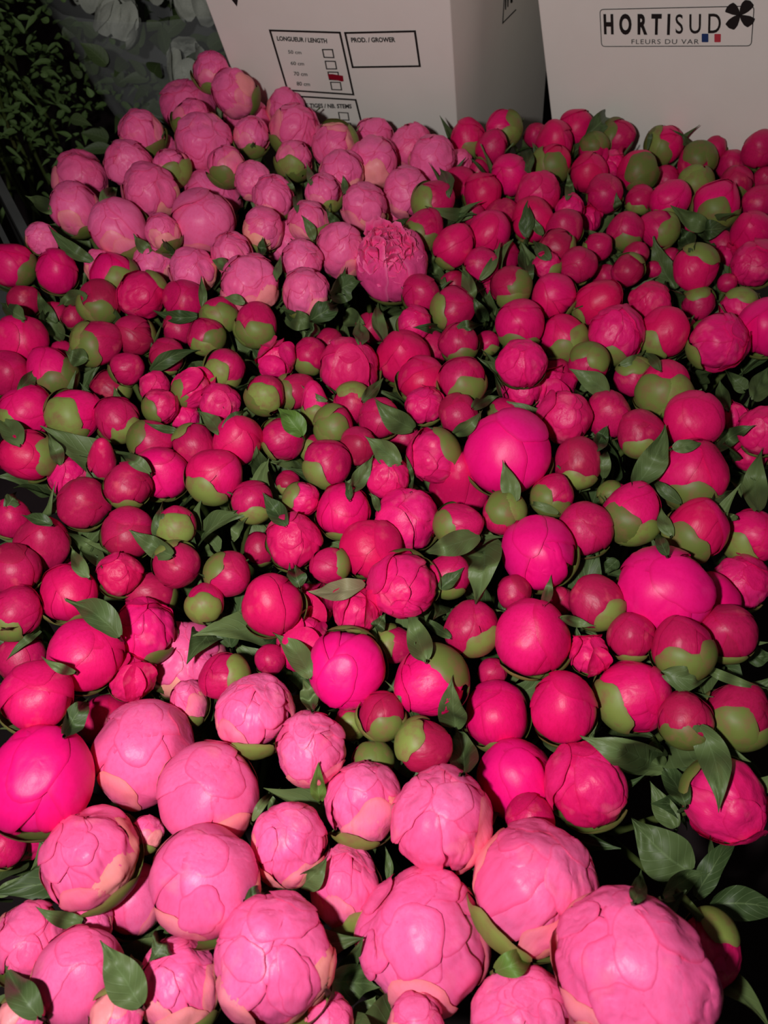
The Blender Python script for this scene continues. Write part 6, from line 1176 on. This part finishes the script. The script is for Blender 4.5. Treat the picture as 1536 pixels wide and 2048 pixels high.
bouq = thing('foliage_bouquet', 'dim bunch of fine green foliage in the upper left corner', 'bouquet', (-0.66, 1.25, FLOOR_Z))
rb = random.Random(3)
V, Fc, A = [], [], []
for i in range(1700):
    p = Vector((rb.gauss(-0.66, 0.11), rb.gauss(1.24, 0.12), rb.uniform(-0.26, 0.03)))
    p.z += 0.05 - 0.9 * ((p.x + .66) ** 2 + (p.y - 1.25) ** 2)
    small_leaf(V, Fc, A, p, Vector((rb.uniform(-1, 1), rb.uniform(-1.2, .4), rb.uniform(-.3, 1))), rb.uniform(0.010, 0.034), rb.uniform(0.002, 0.005), i)
b0 = Vector(bouq.location)
fo = obj('foliage', mesh_from('foliage', [p - b0 for p in V], Fc, M_FINE, True, {'pcol': A}), bouq)
fo['kind'] = 'stuff'
for i in range(12):
    st = obj('stem', STEMS[i % 4], bouq)
    st.location = (rb.uniform(-.08, .08), rb.uniform(-.08, .08), 0.26)
    st.scale = (1, 1, 0.26)

# white blooms wrapped in clear film
wb = thing('white_bouquet', 'white blooms with green leaves wrapped in clear film, dim, left of the carton', 'bouquet', (-0.32, 1.24, FLOOR_Z))
w0 = Vector(wb.location)
V, Fc, A = [], [], []
for i in range(110):
    p = Vector((rb.gauss(-0.34, 0.07), rb.gauss(1.22, 0.07), rb.uniform(-0.2, -0.03)))
    small_leaf(V, Fc, A, p, Vector((rb.uniform(-1, 1), rb.uniform(-1.2, .4), rb.uniform(0, 1))), rb.uniform(0.03, 0.06), rb.uniform(0.006, 0.012), i)
fo = obj('foliage', mesh_from('foliage', [p - w0 for p in V], Fc, M_LEAF, True, {'pcol': A}), wb)
fo['kind'] = 'stuff'
for i in range(9):
    st = obj('stem', STEMS[i % 4], wb)
    st.location = (rb.uniform(-.06, .06), rb.uniform(-.05, .05), 0.27)
    st.scale = (1, 1, 0.27)

def bloom_mesh(seed):
    rn = random.Random(seed)
    V, Fc, A = [], [], []
    for i in range(9):
        add_cap(V, Fc, A, math.radians(rn.uniform(50, 95)), i * 2.4, math.radians(rn.uniform(40, 55)), math.radians(rn.uniform(30, 42)),
                0.8 + 0.03 * i, drop=-0.03, rip=0.10, ph=rn.uniform(0, 6), lump=0.06, crease=0.08, flare=rn.uniform(0.05, 0.3), seed=rn.random() * 9, rings=7, seg=24)
    return mesh_from('bloom', V, Fc, M_WHITEP, True, {'pcol': A})
for i, (x, y, z, R) in enumerate(((-0.375, 1.17, -0.02, 0.030), (-0.27, 1.20, 0.0, 0.032), (-0.345, 1.27, 0.0, 0.034), (-0.43, 1.25, -0.01, 0.026),
                                  (-0.28, 1.13, -0.06, 0.028), (-0.24, 1.28, 0.0, 0.03))):
    b = obj('bloom', bloom_mesh(i), wb)
    b.location = Vector((x, y, z)) - w0
    b.scale = (R, R, R * 1.2)
    b.rotation_euler = (rb.uniform(0, .9), rb.uniform(-.5, .5), rb.uniform(0, 6))

m, nt, bs = new_mat('clear_film')
bs.inputs['Base Color'].default_value = (0.75, 0.8, 0.78, 1)
bs.inputs['Roughness'].default_value = 0.25
bs.inputs['Alpha'].default_value = 0.16
V, Fc = [], []
NU, NVv = 48, 14
for k in range(NVv + 1):
    t = k / NVv
    for j in range(NU):
        a = 2 * PI * j / NU
        r = 0.05 + 0.115 * t + 0.012 * noise.noise(Vector((math.cos(a) * 3, math.sin(a) * 3, t * 3))) * (0.5 + t)
        V.append(Vector((r * math.cos(a) * 1.05, r * math.sin(a) * 0.85, 0.04 + 0.33 * t)))
for k in range(NVv):
    for j in range(NU):
        Fc.append((k * NU + j, k * NU + (j + 1) % NU, (k + 1) * NU + (j + 1) % NU, (k + 1) * NU + j))
obj('film_sleeve', mesh_from('film_sleeve', V, Fc, m), wb)

# dark plastic crate rim at the far left edge
cr = thing('plastic_crate', 'dark plastic crate whose rim slants in at the left edge', 'crate', (-0.45, 0.83, FLOOR_Z))
c0 = Vector(cr.location)
a0 = Vector((-0.468, 0.862, 0)); dv = Vector((0.103, -0.174, 0))
per = Vector((dv.y, -dv.x, 0)).normalized()
for nm, o1, wv, zl, zh in (('crate_wall', 0.004, 0.004, FLOOR_Z, -0.050), ('crate_rim', 0.0, 0.010, -0.052, -0.046), ('crate_rim', 0.024, 0.006, -0.056, -0.050), ('crate_ledge', 0.040, 0.05, -0.10, -0.094)):
    p = a0 - dv * 0.6 + per * o1
    obj(nm, box_mesh(nm, Vector((p.x, p.y, zl)) - c0, dv * 1.7, per * wv, Vector((0, 0, zh - zl)), M_CRATE), cr)
